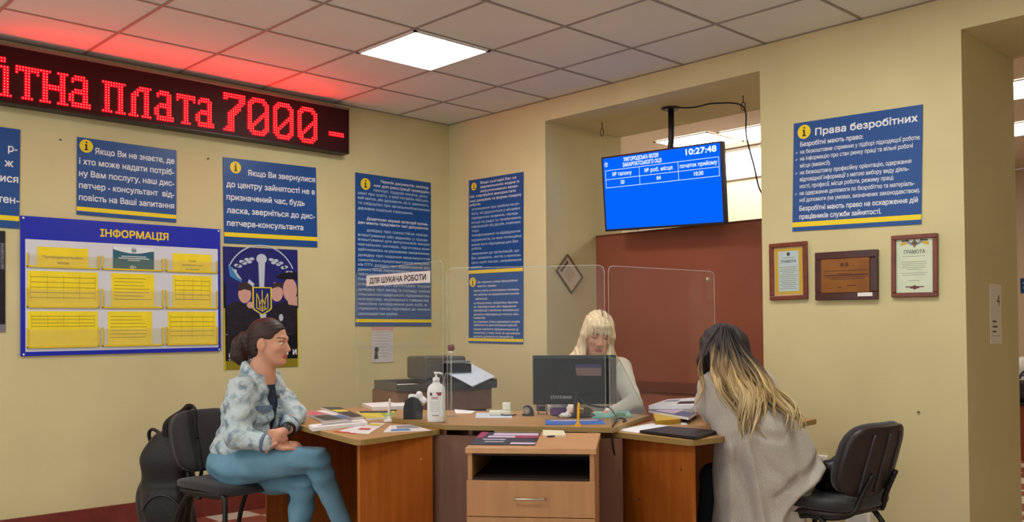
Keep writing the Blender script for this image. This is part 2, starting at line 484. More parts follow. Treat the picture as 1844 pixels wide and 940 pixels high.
def info_poster(rect, label, lines, badge_at=None, stripes=(), name='info_poster', group='blue information posters', ink=None):
    """lines: (text, baseline fraction from top, left fraction, right fraction or None, cap height fraction, bold, align)"""
    t, f, w, h = board(name, rect, label, 'poster', M_blue, group)
    z = 0.005
    m = MB(f)
    for (s, fy, x0, x1, ch, bold, *al) in lines:
        a = al[0] if al else 'L'; i = al[1] if len(al) > 1 else 0
        if a == 'R': text(m, s, x1 * w, h * (1 - fy), ch * h, z + 0.0008, i, 'R', None, bold)
        else: text(m, s, x0 * w, h * (1 - fy), ch * h, z + 0.0008, i, 'L', None if x1 is None else (x1 - x0) * w, bold)
    m.build('lettering', [ink or M_ink, M_inkdim], t)
    if badge_at: badge(f, t, badge_at[0] * w, h * (1 - badge_at[1]), badge_at[2] * h, z)
    for (a, c) in stripes:
        s = MB(f); s.box(0, w, h * (1 - c), h * (1 - a), z, z + 0.0006); s.build('stripe', M_yel, t)
    return t, f, w, h

B = 0.022
# far left poster, mostly outside the picture
r0 = wall_rect((-178, 205), (37, 233), (-190, 395), (33, 413), onX)
info_poster(r0, 'blue notice cut off by the left edge of the picture', [
    ('р-', .235, 0, .975, .075, B, 'R'), ('ж', .385, 0, .94, .075, B, 'R'), ('ися', .54, 0, .985, .075, B, 'R'), ('тен-', .75, 0, .995, .075, B, 'R')],
    None, [(.875, .925)])
r1 = wall_rect((140, 248), (318, 270), (136, 385), (316, 402), onX)
info_poster(r1, 'blue notice above the information board, five lines beginning Якщо Ви не знаєте', [
    ('Якщо Ви не знаєте, де', .19, .17, .975, .078, B), ('і хто може надати потріб-', .345, .02, .975, .078, B), ('ну Вам послугу, наш дис-', .5, .02, .975, .078, B),
    ('петчер - консультант  від-', .655, .02, .975, .078, B), ('повість на Ваші запитання', .81, .02, .975, .078, B)], (.085, .105, .085), [(.895, .95)])
r2 = wall_rect((403, 283), (571, 303), (401, 438), (568, 445), onX)
info_poster(r2, 'blue notice directly above the police recruitment poster', [
    ('Якщо Ви звернулися', .185, .25, .985, .068, B), ('до центру зайнятості не в', .34, .03, .98, .068, B), ('призначений час, будь', .49, .03, .86, .068, B),
    ('ласка, зверніться до дис-', .645, .03, .975, .068, B), ('петчера-консультанта', .795, .03, .84, .068, B)], (.125, .105, .07), [(.872, .922)])

def col(lines, y0, y1, ch):
    out = []
    for (s, y, x0, x1, b) in lines:
        out.append((s, (y - y0) / (y1 - y0), x0, x1, ch, max(b, .009) if b != .006 else .012, 'L', 0 if b else 1))
    return out
r3 = wall_rect((640, 311), (776, 329), (639, 587), (775, 588), onX)
D_ = [("Перелік документів, необхід-", 324, .32, .97, .012), ("них для реєстрації громадян:", 332.5, .23, .98, .012), ("паспорт, трудова книжка, доку-", 341, .23, .96, 0), ("мент про освіту, у разі потреби військо-", 349.4, .03, .97, 0),
      ("вий квиток, або документи, які їх замінюють,", 358, .03, .97, 0), ("та свідоцтво про загальнообов'язкове", 367, .03, .98, 0), ("державне соціальне страхування.", 376.5, .03, .75, 0),
      ("Додатково окремі категорії грома-", 394.5, .14, .96, .016), ("дян мають пред'явити такі документи:", 402.5, .03, .96, .016),
      ("довідку про самостійне праце-", 415.5, .14, .96, 0), ("влаштування або відмову у праце-", 424.8, .03, .96, 0), ("влаштуванні для випускників вищих", 433, .03, .98, 0), ("навчальних закладів, підготовка яких", 442, .03, .98, 0),
      ("здійснювалась за державним замовленням;", 451, .03, .98, 0), ("довідку про надання можливостей", 461, .03, .98, 0), ("самостійного працевлаштування випускни-", 470, .03, .98, 0), ("ків ПТУ; довідку про відрахування або", 478.5, .03, .98, 0),
      ("самостійне переривання навчання;", 487, .03, .98, 0), ("звільнення з роботи за власним", 495.5, .03, .98, 0), ("бажанням; довідку про склад", 504.5, .03, .98, 0), ("сім'ї та про доходи; інше", 513.5, .03, .98, 0),
      ("довідку про вихід із складу члена", 523, .03, .98, 0), ("сільськогосподарського підприємства,", 532, .03, .98, 0), ("кооперативу, акціонерного товариства;", 540.5, .03, .97, 0), ("пенсійне посвідчення для осіб, я-", 549, .03, .95, 0),
      ("отримують пенсію відповідно до чинного", 557.5, .03, .98, 0), ("законодавства країни.", 567, .03, .54, 0)]
info_poster(r3, 'tall blue notice with dense lettering on the left wall near the corner', col(D_, 311, 587.5, .0185), (.125, .068, .0385), [(.953, .974)])
r4 = wall_rect((845, 325), (943, 310), (845, 494), (943, 488), onY)
D_ = [("Якщо сьогодні Вас не", 334.5, .22, .88, .012), ("задовольнила жодна із", 342, .22, .93, .012), ("запропонованих вакан-", 349.5, .22, .92, .012), ("сій, спробуйте використати", 357, .02, .87, .012), ("інші джерела та форми пошуку", 365, .02, .97, .012), ("роботи:", 372, .02, .23, .012),
      ("оголошення про прийом на ро-", 380, .06, .94, 0), ("боту, які друкуються у місцевих", 388, .06, .95, 0), ("періодичних виданнях, переда-", 396, .06, .92, 0), ("ються по радіо та телебаченню;", 404, .06, .97, 0), ("інформацію від друзів, знайомих", 411.5, .06, .96, 0), ("тощо;", 419, .06, .2, 0),
      ("телефонування та відвідування", 427, .06, .95, 0), ("підприємств, на яких потенційно", 435.5, .06, .97, 0), ("може бути підходяща для Вас", 444, .06, .92, 0), ("робота;", 451, .06, .25, 0), ("звернення до організацій, що", 460, .06, .93, 0), ("Вас цікавлять, листів з пропози-", 468, .06, .97, 0), ("цією своїх послуг, направлення", 476, .06, .97, 0), ("резюме.", 484, .06, .27, 0)]
info_poster(r4, 'upper of two tall blue notices between the room corner and the wall opening', col(D_, 325, 494, .027), (.1, .072, .042), [(.963, .998)])
r5 = wall_rect((845, 494.5), (943, 488.5), (845, 617), (943, 620), onY)
D_ = [("За певних умов безробітні", 511, .17, .9, .014), ("мають право:", 518, .17, .53, .014), ("брати участь в оплачуваних громадсь-", 526, .1, .94, .006), ("ких роботах за направленням служби", 533, .1, .93, .006), ("зайнятості;", 540.5, .13, .36, .006),
      ("на безкоштовну професійну підготов-", 548, .1, .92, .006), ("ку, перепідготовку або підвищення", 554.5, .1, .88, .006), ("кваліфікації з виплатою матеріальної", 561, .1, .93, .006), ("допомоги відповідно до чинного зако-", 568, .1, .93, .006), ("нодавства;", 574, .1, .32, .006),
      ("на сприяння з боку державної служби", 581, .1, .94, .006), ("зайнятості в започаткуванні власної", 587, .1, .9, .006), ("справи (зайняття підприємницькою ді-", 594, .1, .93, .006), ("яльністю), у тому числі на одноразову", 600.5, .1, .95, .006), ("виплату допомоги по безробіттю.", 607, .1, .84, .006)]
info_poster(r5, 'lower of two tall blue notices, its foot level with the clerk', col(D_, 494.5, 617, .031), (.08, .115, .07), [(.93, .972)])
r6 = wall_rect((1428, 222), (1660, 190), (1430, 418), (1662, 402), onY)
t6, f6, w6, h6 = info_poster(r6, 'wide blue notice headed Права безробітних above three framed awards', [
    ('Права безробітних', .135, .185, .965, .062, .03), ('Безробітні мають право:', .222, .06, .565, .042, .02), ('на безкоштовне сприяння у підборі підходящої роботи;', .289, .06, .985, .038, .01), ('на інформацію про стан ринку праці та вільні робочі', .352, .06, .935, .038, .01),
    ('місця (вакансії);', .416, .06, .31, .038, .01), ('на безкоштовну професійну орієнтацію, одержання', .48, .06, .925, .038, .01), ('відповідної інформації з метою вибору виду діяль-', .543, .06, .91, .038, .01), ('ності, професії, місця роботи, режиму праці;', .606, .06, .8, .038, .01),
    ('на одержання допомоги по безробіттю та матеріаль-', .67, .06, .95, .038, .01), ('ної допомоги (на умовах, визначених законодавством).', .733, .06, .99, .038, .01), ('Безробітні мають право на оскарження дій', .815, .06, .975, .044, .02), ('працівників служби зайнятості.', .89, .06, .71, .044, .02)],
    (.09, .09, .065), [(.918, .962)])
m = MB(f6)
for fy in (.283, .347, .474, .664): m.line(.022 * w6, h6 * (1 - fy), .035 * w6, h6 * (1 - fy + .014), .004, .006)
m.build('bullet', M_ink, t6)

# ---------------------------------------------------------------- dark poster at the left edge
M_pdark = mat('dark_poster', (26, 26, 38), 0.35, var=0.3, scale=14)
r = wall_rect((-120, 408), (9, 417), (-124, 600), (9, 597), onX)
t, f, w, h = board('dark_poster', r, 'dark poster at the left edge, beside the information board', 'poster', M_pdark)
m = MB(f); m.rect(0, 0, w, h * .075, .0056, 0); m.rect(w * .93, h * .62, w * .985, h * .88, .0056, 1)
m.build('print', [mat('dark_poster_foot', (120, 120, 128), .4), mat('dark_poster_print', (96, 98, 112), .4, var=.6, scale=60)], t)

# ---------------------------------------------------------------- ІНФОРМАЦІЯ board with nine pockets
M_bblue = mat('board_blue', (26, 42, 178), 0.3)
M_bwhite = mat('board_white', (214, 218, 228), 0.35)
M_paper_y = mat('yellow_paper', (246, 222, 36), 0.6, var=0.05, scale=14)
M_pocket = clear_sheet('pocket_plastic', (0.98, 0.97, 0.9), 0.05, 0.12)
M_pocketedge = mat('pocket_edge', (226, 200, 40), 0.3)
M_teal = mat('teal_card', (38, 98, 118), 0.4)
rb = wall_rect((37, 390), (396, 412), (35, 640), (395, 633), onX)
t, f, w, h = board('information_board', rb, 'white and blue information board with nine yellow paper pockets', 'notice board', M_bblue, thick=0.012)
z = 0.012
MB(f).box(.02 * w, .985 * w, .03 * h, .835 * h, z, z + 0.001).build('white_field', M_bwhite, t)
m = MB(f); text(m, 'ІНФОРМАЦІЯ', .365 * w, .885 * h, .055 * h, z + 0.001, 0, 'L', .345 * w, .035); m.build('lettering', M_yel, t)
cols = [(.02, .36), (.365, .685), (.69, .985)]
rows = [(.635, .80), (.345, .61), (.055, .32)]
def table_lines(m, x0, x1, y0, y1, n, zz, i=1, vert=0):
    for k in range(n):
        y = y1 - (y1 - y0) * (k + .5) / n
        xe = x1 - (RNG.random() * .25 * (x1 - x0) if vert == 0 else 0)
        m.rect(x0, y - .0016, xe, y + .0016, zz, i)
    for k in range(vert):
        x = x0 + (x1 - x0) * k / (vert - 1); m.rect(x - .0007, y0, x + .0007, y1, zz, i)
for ri, (ya, yb) in enumerate(rows):
    for ci, (xa, xb) in enumerate(cols):
        x0, x1, y0, y1 = xa * w + .006, xb * w - .006, ya * h, yb * h
        # clear pocket: U shaped yellow rim and clear front
        p = MB(f); e = .006
        top = y0 + (y1 - y0) * (.62 if ri == 0 else .55)
        p.box(x0, x1, y0, y0 + e * 1.6, z + .001, z + .012, 0); p.box(x0, x0 + e, y0, top, z + .001, z + .012, 0); p.box(x1 - e, x1, y0, top, z + .001, z + .012, 0)
        p.box(x0 + e, x1 - e, y0 + e, top - .01, z + .0095, z + .0105, 1)
        pk = p.build('pocket', [M_pocketedge, M_pocket], t)
        pm = MB(f); zz = z + .004
        wd = {0: (.0, 1.0), 1: (.14, .86), 2: (.12, .9)}[ci]
        if ri == 0: wd = {0: (.13, .86), 1: (.17, .86), 2: (.12, .9)}[ci]
        if ri == 2 and ci in (1,): wd = (.08, .82)
        if ri == 2 and ci == 2: wd = (.02, .98)
        a, c = x0 + e + (x1 - x0 - 2 * e) * wd[0], x0 + e + (x1 - x0 - 2 * e) * wd[1]
        yt = y1 if ri else y1 + (-.012 if ci != 1 else .012)
        pm.box(a, c, y0 + e * 1.7, yt, z + .0015, zz, 0)
        if ri == 0 and ci == 0:
            text(pm, 'Профорієнтаційні', (a + c) / 2, y0 + (y1 - y0) * .42, .016, zz + .0007, 1, 'C', (c - a) * .8, .01); text(pm, 'заходи', (a + c) / 2, y0 + (y1 - y0) * .18, .015, zz + .0007, 1, 'C', None, .01)
        elif ri == 0 and ci == 1:
            k = MB(f)
            pm.V = []; pm.F = []; pm.I = []
            pm.box(a, c, y0 + e * 1.7, yt, z + .0015, zz, 2)
            P = [(a, yt), (a, yt - .018)] + [(a + (c - a) * q / 12, yt - .018 - .022 * math.sin(math.pi * q / 12)) for q in range(1, 12)] + [(c, yt - .022), (c, yt)]
            pm.flat(P, zz + .0005, 3); pm.disc((a + c) / 2, yt - .02, .017, zz + .0009, 2); pm.ring((a + c) / 2, yt - .02, .012, .015, zz + .0013, 3)
            pm.rect((a + c) / 2 - .0015, yt - .03, (a + c) / 2 + .0015, yt - .012, zz + .0013, 3); pm.rect((a + c) / 2 - .008, yt - .016, (a + c) / 2 + .008, yt - .013, zz + .0013, 3)
            for q, ww in enumerate((.6, .75, .3)): pm.rect((a + c) / 2 - (c - a) * ww / 2, yt - .062 - q * .012, (a + c) / 2 + (c - a) * ww / 2, yt - .057 - q * .012, zz + .0007, 3)
            text(pm, '45+', (a + c) / 2 - .005, y0 + .012, .02, zz + .0007, 3, 'C', None, .02)
        elif ri == 0:
            for q, s in enumerate(('Графік', 'формування груп', 'на навчання')): text(pm, s, (a + c) / 2, y0 + (y1 - y0) * (.52 - .2 * q), .012, zz + .0007, 1, 'C', None, .012, maxw=(c - a) * .8)
        else:
            v = 5 if (ci != 1) else 0
            if ri == 2 and ci == 0: table_lines(pm, a + .02, c - .02, yt - .1, yt - .02, 4, zz + .0007, 1, 5)
            else: table_lines(pm, a + .015, c - .015, y0 + .045, yt - .02, 7 if ci == 1 else 5, zz + .0007, 1, v)
        pm.build('sheet', [M_paper_y, mat('print_olive', (150, 132, 40), .7), M_teal, M_ink], t)
m = MB(f)
for (x, y) in ((.012, .985), (.99, .985), (.012, .012), (.99, .012)): m.disc(x * w, y * h, .006, z + .0012)
m.build('screw', M_white, t)

# ---------------------------------------------------------------- recruitment poster behind the seated woman
M_pk = mat('recruit_black', (18, 20, 30), .3, var=.2, scale=20); M_navy = mat('recruit_navy', (30, 36, 110), .3); M_swd = mat('recruit_steel', (186, 198, 214), .35)
M_skinp = mat('recruit_skin', (206, 160, 146), .4); M_gold = mat('recruit_gold', (226, 206, 40), .35); M_olive = mat('recruit_olive', (142, 130, 34), .35); M_cloth = mat('recruit_cloth', (30, 30, 42), .35, var=.4, scale=30); M_hairp = mat('recruit_hair', (58, 44, 46), .4)
rp = wall_rect((403, 446), (537, 448), (402, 664), (536, 662), onX)
t, f, w, h = board('recruitment_poster', rp, 'dark recruitment poster with sword and trident shield behind the seated woman', 'poster', M_pk, thick=.003)
z = .003
m = MB(f)   # printed picture
X = lambda a: a * w
Y = lambda a: h * (1 - a)
def pflat(pts, zz, i): m.flat([(X(a), Y(c)) for a, c in pts], z + zz, i)
A = [(0.03 + .47 - .47 * math.cos(t_), .30 - .275 * math.sin(t_)) for t_ in np.linspace(0, math.pi, 25)]
pflat([(0, 0), (1, 0), (1, .3), (0, .3)], .0004, 1)
pflat(A + [(.97, .55), (.03, .55)], .0007, 1)
m.ring(X(.5), Y(.30), w * .465, w * .48, z + .0010, 2, 40, math.radians(25), math.radians(155))
# sword
m.disc(X(.5), Y(.09), w * .07, z + .0013, 2, 20, h * .042); pflat([(.455, .125), (.545, .125), (.53, .33), (.465, .33)], .0015, 2)
pflat([(.46, .55), (.56, .55), (.52, .63), (.50, .63)], .0013, 2); pflat([(.33, .26), (.3, .31), (.38, .33), (.4, .3)], .0012, 2); pflat([(.66, .28), (.72, .30), (.75, .33), (.68, .32)], .0012, 2)
# laurel leaves
for s_ in (-1, 1):
    for k in range(9):
        a_ = math.radians(118 + k * 8.5); cx, cy = .5 + s_ * (.13 + k * .033), .085 + .0016 * k * k + (.012 if k % 2 else -.012)
        m.disc(X(cx), Y(cy + .02), w * .035, z + .0012, 2, 10, h * .013)
# people in uniform (printed, generic)
m.disc(X(.27), Y(.385), w * .085, z + .0016, 3, 18, h * .075); pflat([(.18, .34), (.2, .30), (.3, .285), (.37, .32), (.36, .36), (.27, .345), (.2, .36)], .0019, 6)
pflat([(.04, .72), (.04, .48), (.16, .44), (.24, .46), (.34, .50), (.44, .56), (.5, .72)], .0018, 5); m.disc(X(.345), Y(.475), w * .05, z + .0021, 3, 14, h * .028)
m.disc(X(.70), Y(.375), w * .085, z + .0015, 3, 18, h * .07); pflat([(.62, .34), (.66, .29), (.78, .285), (.8, .34), (.72, .32)], .0017, 6)
pflat([(.52, .72), (.58, .56), (.66, .47), (.82, .44), (.985, .47), (.985, .72)], .0018, 5); m.disc(X(.885), Y(.345), w * .1, z + .0020, 3, 18, h * .10)
pflat([(.84, .42), (.985, .40), (.985, .48), (.86, .47)], .0021, 3)
pflat([(.68, .235), (.8, .20), (.985, .19), (.985, .255), (.86, .255), (.74, .255)], .0023, 0); m.disc(X(.755), Y(.58), w * .03, z + .0021, 2, 16, h * .03)
# blue flag ribbon
pflat([(.06, .15), (.12, .17), (.2, .24), (.24, .29), (.16, .27), (.08, .24)], .0017, 7); pflat([(.1, .17), (.16, .2), (.24, .27), (.18, .25)], .0019, 2)
# foot
pflat([(.0, .955), (1, .955), (1, 1), (0, 1)], .0008, 4); pflat([(.0, .93), (1, .93), (1, .96), (0, .96)], .0007, 4)
for xa, xb in ((0, .012), (.985, 1)): pflat([(xa, .5), (xb, .5), (xb, 1), (xa, 1)], .0009, 8)
m.build('picture', [M_pk, M_navy, M_swd, M_skinp, M_olive, M_cloth, M_hairp, mat('recruit_blue', (60, 130, 190), .4), M_gold], t)
m = MB(f); zz = z + .0026
P = [(.37, .325), (.63, .325), (.63, .50), (.615, .515), (.5, .56), (.385, .515), (.37, .50)]
m.flat([(X(a), Y(c)) for a, c in P], zz, 1); m.flat([(X(.5 + (a - .5) * .86), Y(.435 + (c - .435) * .92)) for a, c in P], zz + .0004, 0)
def tl(x0, y0, x1, y1, tk=.012): m.line(X(x0), Y(y0), X(x1), Y(y1), tk * .5, zz + .0008, 1)
tl(.5, .35, .5, .53); tl(.425, .375, .425, .50); tl(.575, .375, .575, .50); tl(.425, .50, .5, .525); tl(.575, .50, .5, .525); tl(.425, .375, .46, .43); tl(.575, .375, .54, .43); tl(.46, .43, .465, .5); tl(.54, .43, .535, .5); tl(.465, .5, .535, .5); tl(.5, .42, .46, .48, .01); tl(.5, .42, .54, .48, .01); tl(.44, .51, .48, .485, .01); tl(.56, .51, .52, .485, .01)
m.build('trident_shield', [M_navy, M_gold], t)
m = MB(f); zz = z + .0012
text(m, 'ПРОФЕСІЙНА  СЛУЖБА  ПОРЯДКУ', X(.03), Y(.72), .012 * h, zz, 0, 'L', X(.94), .02)
text(m, 'С', X(.145), Y(.82), .07 * h, zz, 0, 'L', None, .05); text(m, 'СУ', X(.06), Y(.905), .042 * h, zz, 0, 'L', None, .05); text(m, 'И', X(.965), Y(.895), .042 * h, zz, 0, 'R', None, .05); text(m, 'М', X(.845), Y(.895), .042 * h, zz, 0, 'R', None, .05)
text(m, 'ТЕРИТОРІАЛЬНИЙ', X(.05), Y(.928), .013 * h, zz, 0, 'L', X(.5), .02)
m.build('lettering', M_ink, t)

# ---------------------------------------------------------------- small leaflet under the tall notice
M_leaf = mat('grey_leaflet', (202, 200, 200), .6, var=.06, scale=20); M_pinkp = mat('pink_print', (206, 156, 150), .6)
r = wall_rect((669, 589), (706, 589), (668, 653), (708, 652), onX)
t, f, w, h = board('leaflet', r, 'small grey leaflet taped below the tall notice on the left wall', 'leaflet', M_leaf, thick=.0015, gap=.0055)
m = MB(f); m.rect(0, h * .9, w, h, .002, 0)
for k in range(9): m.rect(.08 * w, h * (.85 - k * .085), w * (.9 - .1 * (k % 3)), h * (.85 - k * .085) + .0035, .002, 1)
m.disc(w * .22, h * .36, w * .1, .0026, 2, 12); m.flat([(.1 * w, .1 * h), (.3 * w, .1 * h), (.26 * w, .3 * h), (.15 * w, .3 * h)], .0026, 2)
m.build('print', [M_pinkp, mat('leaflet_grey', (150, 150, 156), .6), M_dark], t)

# ---------------------------------------------------------------- framed awards on the back wall
M_frame = mat('frame_brown', (112, 48, 26), .3, var=.2, scale=20, coat=.3); M_frame2 = mat('frame_mahogany', (66, 20, 18), .28, var=.2, scale=20, coat=.3)
M_cert = mat('certificate_paper', (214, 222, 196), .5, var=.05, scale=9); M_certgold = mat('certificate_gold', (206, 168, 44), .4); M_brass = mat('engraved_brass', (150, 98, 36), .35, col2=(128, 76, 30), scale=6, metal=.35)
M_glass = clear_sheet('picture_glass', (.98, .99, .98), .0, .03)
M_certpink = mat('certificate_edge', (222, 176, 140), .4)
def framed(rect, label, fm, fw, inner, name='framed_award', group='framed awards on the back wall', depth=.022):
    f, w, h = rect; f = Fr(f.o + f.w * .001, f.u, f.v)
    t = thing(name, f(w / 2, 0, 0), label, 'framed award', group)
    m = MB(f)
    m.box(0, w, 0, fw, 0, depth); m.box(0, w, h - fw, h, 0, depth); m.box(0, fw, fw, h - fw, 0, depth); m.box(w - fw, w, fw, h - fw, 0, depth)
    m.build('frame', fm, t, bevel=.004)
    MB(f).box(fw, w - fw, fw, h - fw, .002, .008).build('certificate', inner, t)
    return t, f, w, h
r = wall_rect((1388, 440), (1456, 434), (1389, 541), (1456, 539), onY)
t, f, w, h = framed(r, 'brown framed diploma with gold border, leftmost of the three awards', M_frame, .026, M_cert)
m = MB(f); z = .0086
m.rect(.026, .026, w - .026, h - .026, z, 3); m.rect(.034, .034, w - .034, h - .034, z + .0004, 0); m.rect(.056, .05, w - .056, h - .05, z + .0008, 1)
m.disc(w / 2, h * .8, .011, z + .0014, 2, 14)
text(m, 'ГРАМОТА', w / 2, h * .65, .016, z + .0012, 2, 'C', None, .02, maxw=w * .4)
for k in range(13):
    ww = w * (.36, .5, .42, .5, .3, .5, .5, .46, .5, .4, .5, .34, .44)[k]; yy = h * (.73 if k == 0 else .60 - .034 * k); m.rect(w / 2 - ww / 2, yy, w / 2 + ww / 2, yy + .004, z + .0012, 4)
m.build('print', [M_certgold, mat('certificate_blue', (190, 206, 214), .5), M_dark, M_certpink, mat('certificate_grey', (150, 156, 130), .6)], t)
MB(f).box(.026, w - .026, .026, h - .026, .012, .0135).build('glass', M_glass, t)
r = wall_rect((1471, 456), (1583, 449), (1472, 541), (1584, 539), onY)
t, f, w, h = framed(r, 'mahogany award plaque with an engraved brass plate, middle of the three', M_frame2, .042, M_brass, depth=.028)
MB(f).box(.0415, w - .0415, .0415, h - .0415, .004, .03).build('brass_plate', M_brass, t)
m = MB(f); z = .0308
m.disc(w * .46, h * .72, .012, z, 0, 12); m.disc(w * .53, h * .72, .012, z, 0, 12)
m.rect(w * .485, h * .66, w * .505, h * .78, z + .0003, 1)
for k, (yy, a, c) in enumerate(((.59, .16, .86), (.53, .38, .62), (.49, .17, .87), (.455, .2, .85), (.42, .25, .8))): m.rect(w * a, h * yy, w * c, h * yy + (.009 if k == 2 else .004), z, 0)
m.rect(w * .38, h * .25, w * .45, h * .27, z, 0); m.rect(w * .53, h * .28, w * .68, h * .30, z, 0)
m.build('engraving', [mat('engraving_dark', (84, 44, 20), .5), M_brass], t)
MB(f).box(w * .70, w * .93, h * .065, h * .14, .027, .0295).build('sticker', M_white, t)
r = wall_rect((1607, 425), (1690, 420), (1608, 536), (1691, 534), onY)
t, f, w, h = framed(r, 'brown framed diploma with ribbon crest, rightmost of the three awards', M_frame, .024, M_cert)
m = MB(f); z = .0086; c0 = (w / 2, h * .86)
m.line(c0[0] - .015, c0[1], c0[0] + .015, c0[1], .007, z, 0); m.line(c0[0], c0[1] - .022, c0[0], c0[1] + .026, .007, z, 0); m.ring(c0[0], c0[1], .009, .014, z + .0004, 0, 16)
for s_ in (-1, 1):
    m.line(c0[0] + s_ * .012, c0[1] - .006, c0[0] + s_ * .04, c0[1] + .012, .013, z, 2); m.line(c0[0] + s_ * .04, c0[1] + .006, c0[0] + s_ * .075, c0[1] - .004, .016, z, 1); m.line(c0[0] + s_ * .03, c0[1] + .018, c0[0] + s_ * .07, c0[1] + .014, .008, z, 3)
text(m, 'ГРАМОТА', w / 2, h * .695, .02, z + .0004, 3, 'C', w * .46, .01)
for k in range(9): ww = w * (.5, .55, .56, .5, .54, .3, .6, .5, .25)[k]; yy = h * (.65, .56, .53, .5, .47, .44, .38, .35, .26)[k]; m.rect(w * .48 - ww / 2, yy, w * .48 + ww / 2, yy + .0025, z + .0004, 4)
m.line(w * .3, h * .165, w * .7, h * .165, .006, z, 0); m.disc(w * .5, h * .155, .012, z + .0004, 0, 8); m.line(w * .4, h * .155, w * .6, h * .155, .011, z + .0002, 0)
m.build('print', [mat('crest_maroon', (104, 44, 34), .5), M_certgold, mat('crest_blue', (130, 138, 160), .5), M_dark, mat('certificate_grey2', (150, 156, 136), .6)], t)
MB(f).box(.024, w - .024, .024, h - .024, .012, .0135).build('glass', M_glass, t)

# small framed diploma hung on its corner in the opening
c = np.array([NX0, .243, 1.652]); ang = math.radians(45)
uu = np.array([0, math.cos(ang), math.sin(ang)]); vv = np.array([0, -math.sin(ang), math.cos(ang)])
hw, hh = .095, .122
f = Fr(c - uu * hw - vv * hh, uu, vv); f.w = np.array([1.0, 0, 0])
M_slate = mat('frame_olive', (98, 84, 52), .4)
t, f, w, h = framed((f, hw * 2, hh * 2), 'small framed diploma hanging tilted on its corner inside the wall opening', M_slate, .014, mat('diploma_cream', (214, 200, 168), .5), name='framed_diploma', group=None, depth=.016)
t['category'] = 'framed diploma'
m = MB(f); m.rect(w * .2, h * .78, w * .8, h * .86, .0086, 0); m.rect(w * .25, h * .3, w * .75, h * .7, .0086, 1)
m.build('print', [mat('diploma_ink', (96, 78, 56), .5), mat('diploma_text', (196, 180, 146), .5, var=.2, scale=90)], t)

# sheet with the number 4 on the side of the doorway
r = wall_rect((1781, 512), (1802, 512), (1783, 618), (1802, 620), lambda x, y: onX(x, y, AX0))
t, f, w, h = board('number_sign', r, 'narrow white sign with the number 4 on the doorway side', 'sign', mat('sign_white', (226, 222, 210), .5), thick=.003)
m = MB(f); text(m, '4', w * .72, h * .64, h * .2, .0036, 0, 'C', None, .0)
for k, s in enumerate(('Прийом', 'громадян', 'кабінет')): text(m, s, w * .18, h * (.36 - .085 * k), h * .035, .0036, 0, 'L', None, .02, maxw=w * .6)
m.rect(w * .15, h * .13, w * .85, h * .135, .0036, 0); m.rect(w * .0, h * .555, w, h * .56, .0036, 1)
m.build('lettering', [M_dark, mat('sign_grey', (190, 186, 176), .5)], t)

# ---------------------------------------------------------------- LED sign with moving text
LX = 0.10
tr, br = onX(629, 197, LX), onX(625, 275, LX)
y1 = (tr[1] + br[1]) / 2; zt, zb = 2.882, 2.552
y0 = -4.1
M_case = mat('led_case', (120, 116, 104), .35, metal=.5); M_ledface = mat('led_face', (46, 4, 8), .5, spec=.25)
M_ledrim = mat('led_rim', (26, 14, 14), .4)
t = thing('led_sign', (LX / 2, (y0 + y1) / 2, zb), 'long red scrolling light sign high on the left wall below the ceiling', 'led sign')
f = Fr((LX, y0, zb), (0, 1, 0), (0, 0, 1)); L = y1 - y0; Hs = zt - zb
m = MB(f); m.box(0, L, Hs - .006, Hs + .008, -.095, .006, 1); m.box(0, L, -.004, .006, -.095, .006, 0); m.box(-.006, 0, -.004, Hs + .008, -.095, .006, 0); m.box(L, L + .006, -.004, Hs + .008, -.095, .006, 0); m.box(0, L, .006, Hs - .006, -.095, -.02, 0)
m.build('case', [M_ledrim, M_case], t, bevel=.002)
MB(f).box(0, L, .006, Hs - .006, -.02, 0).build('face', M_ledface, t)
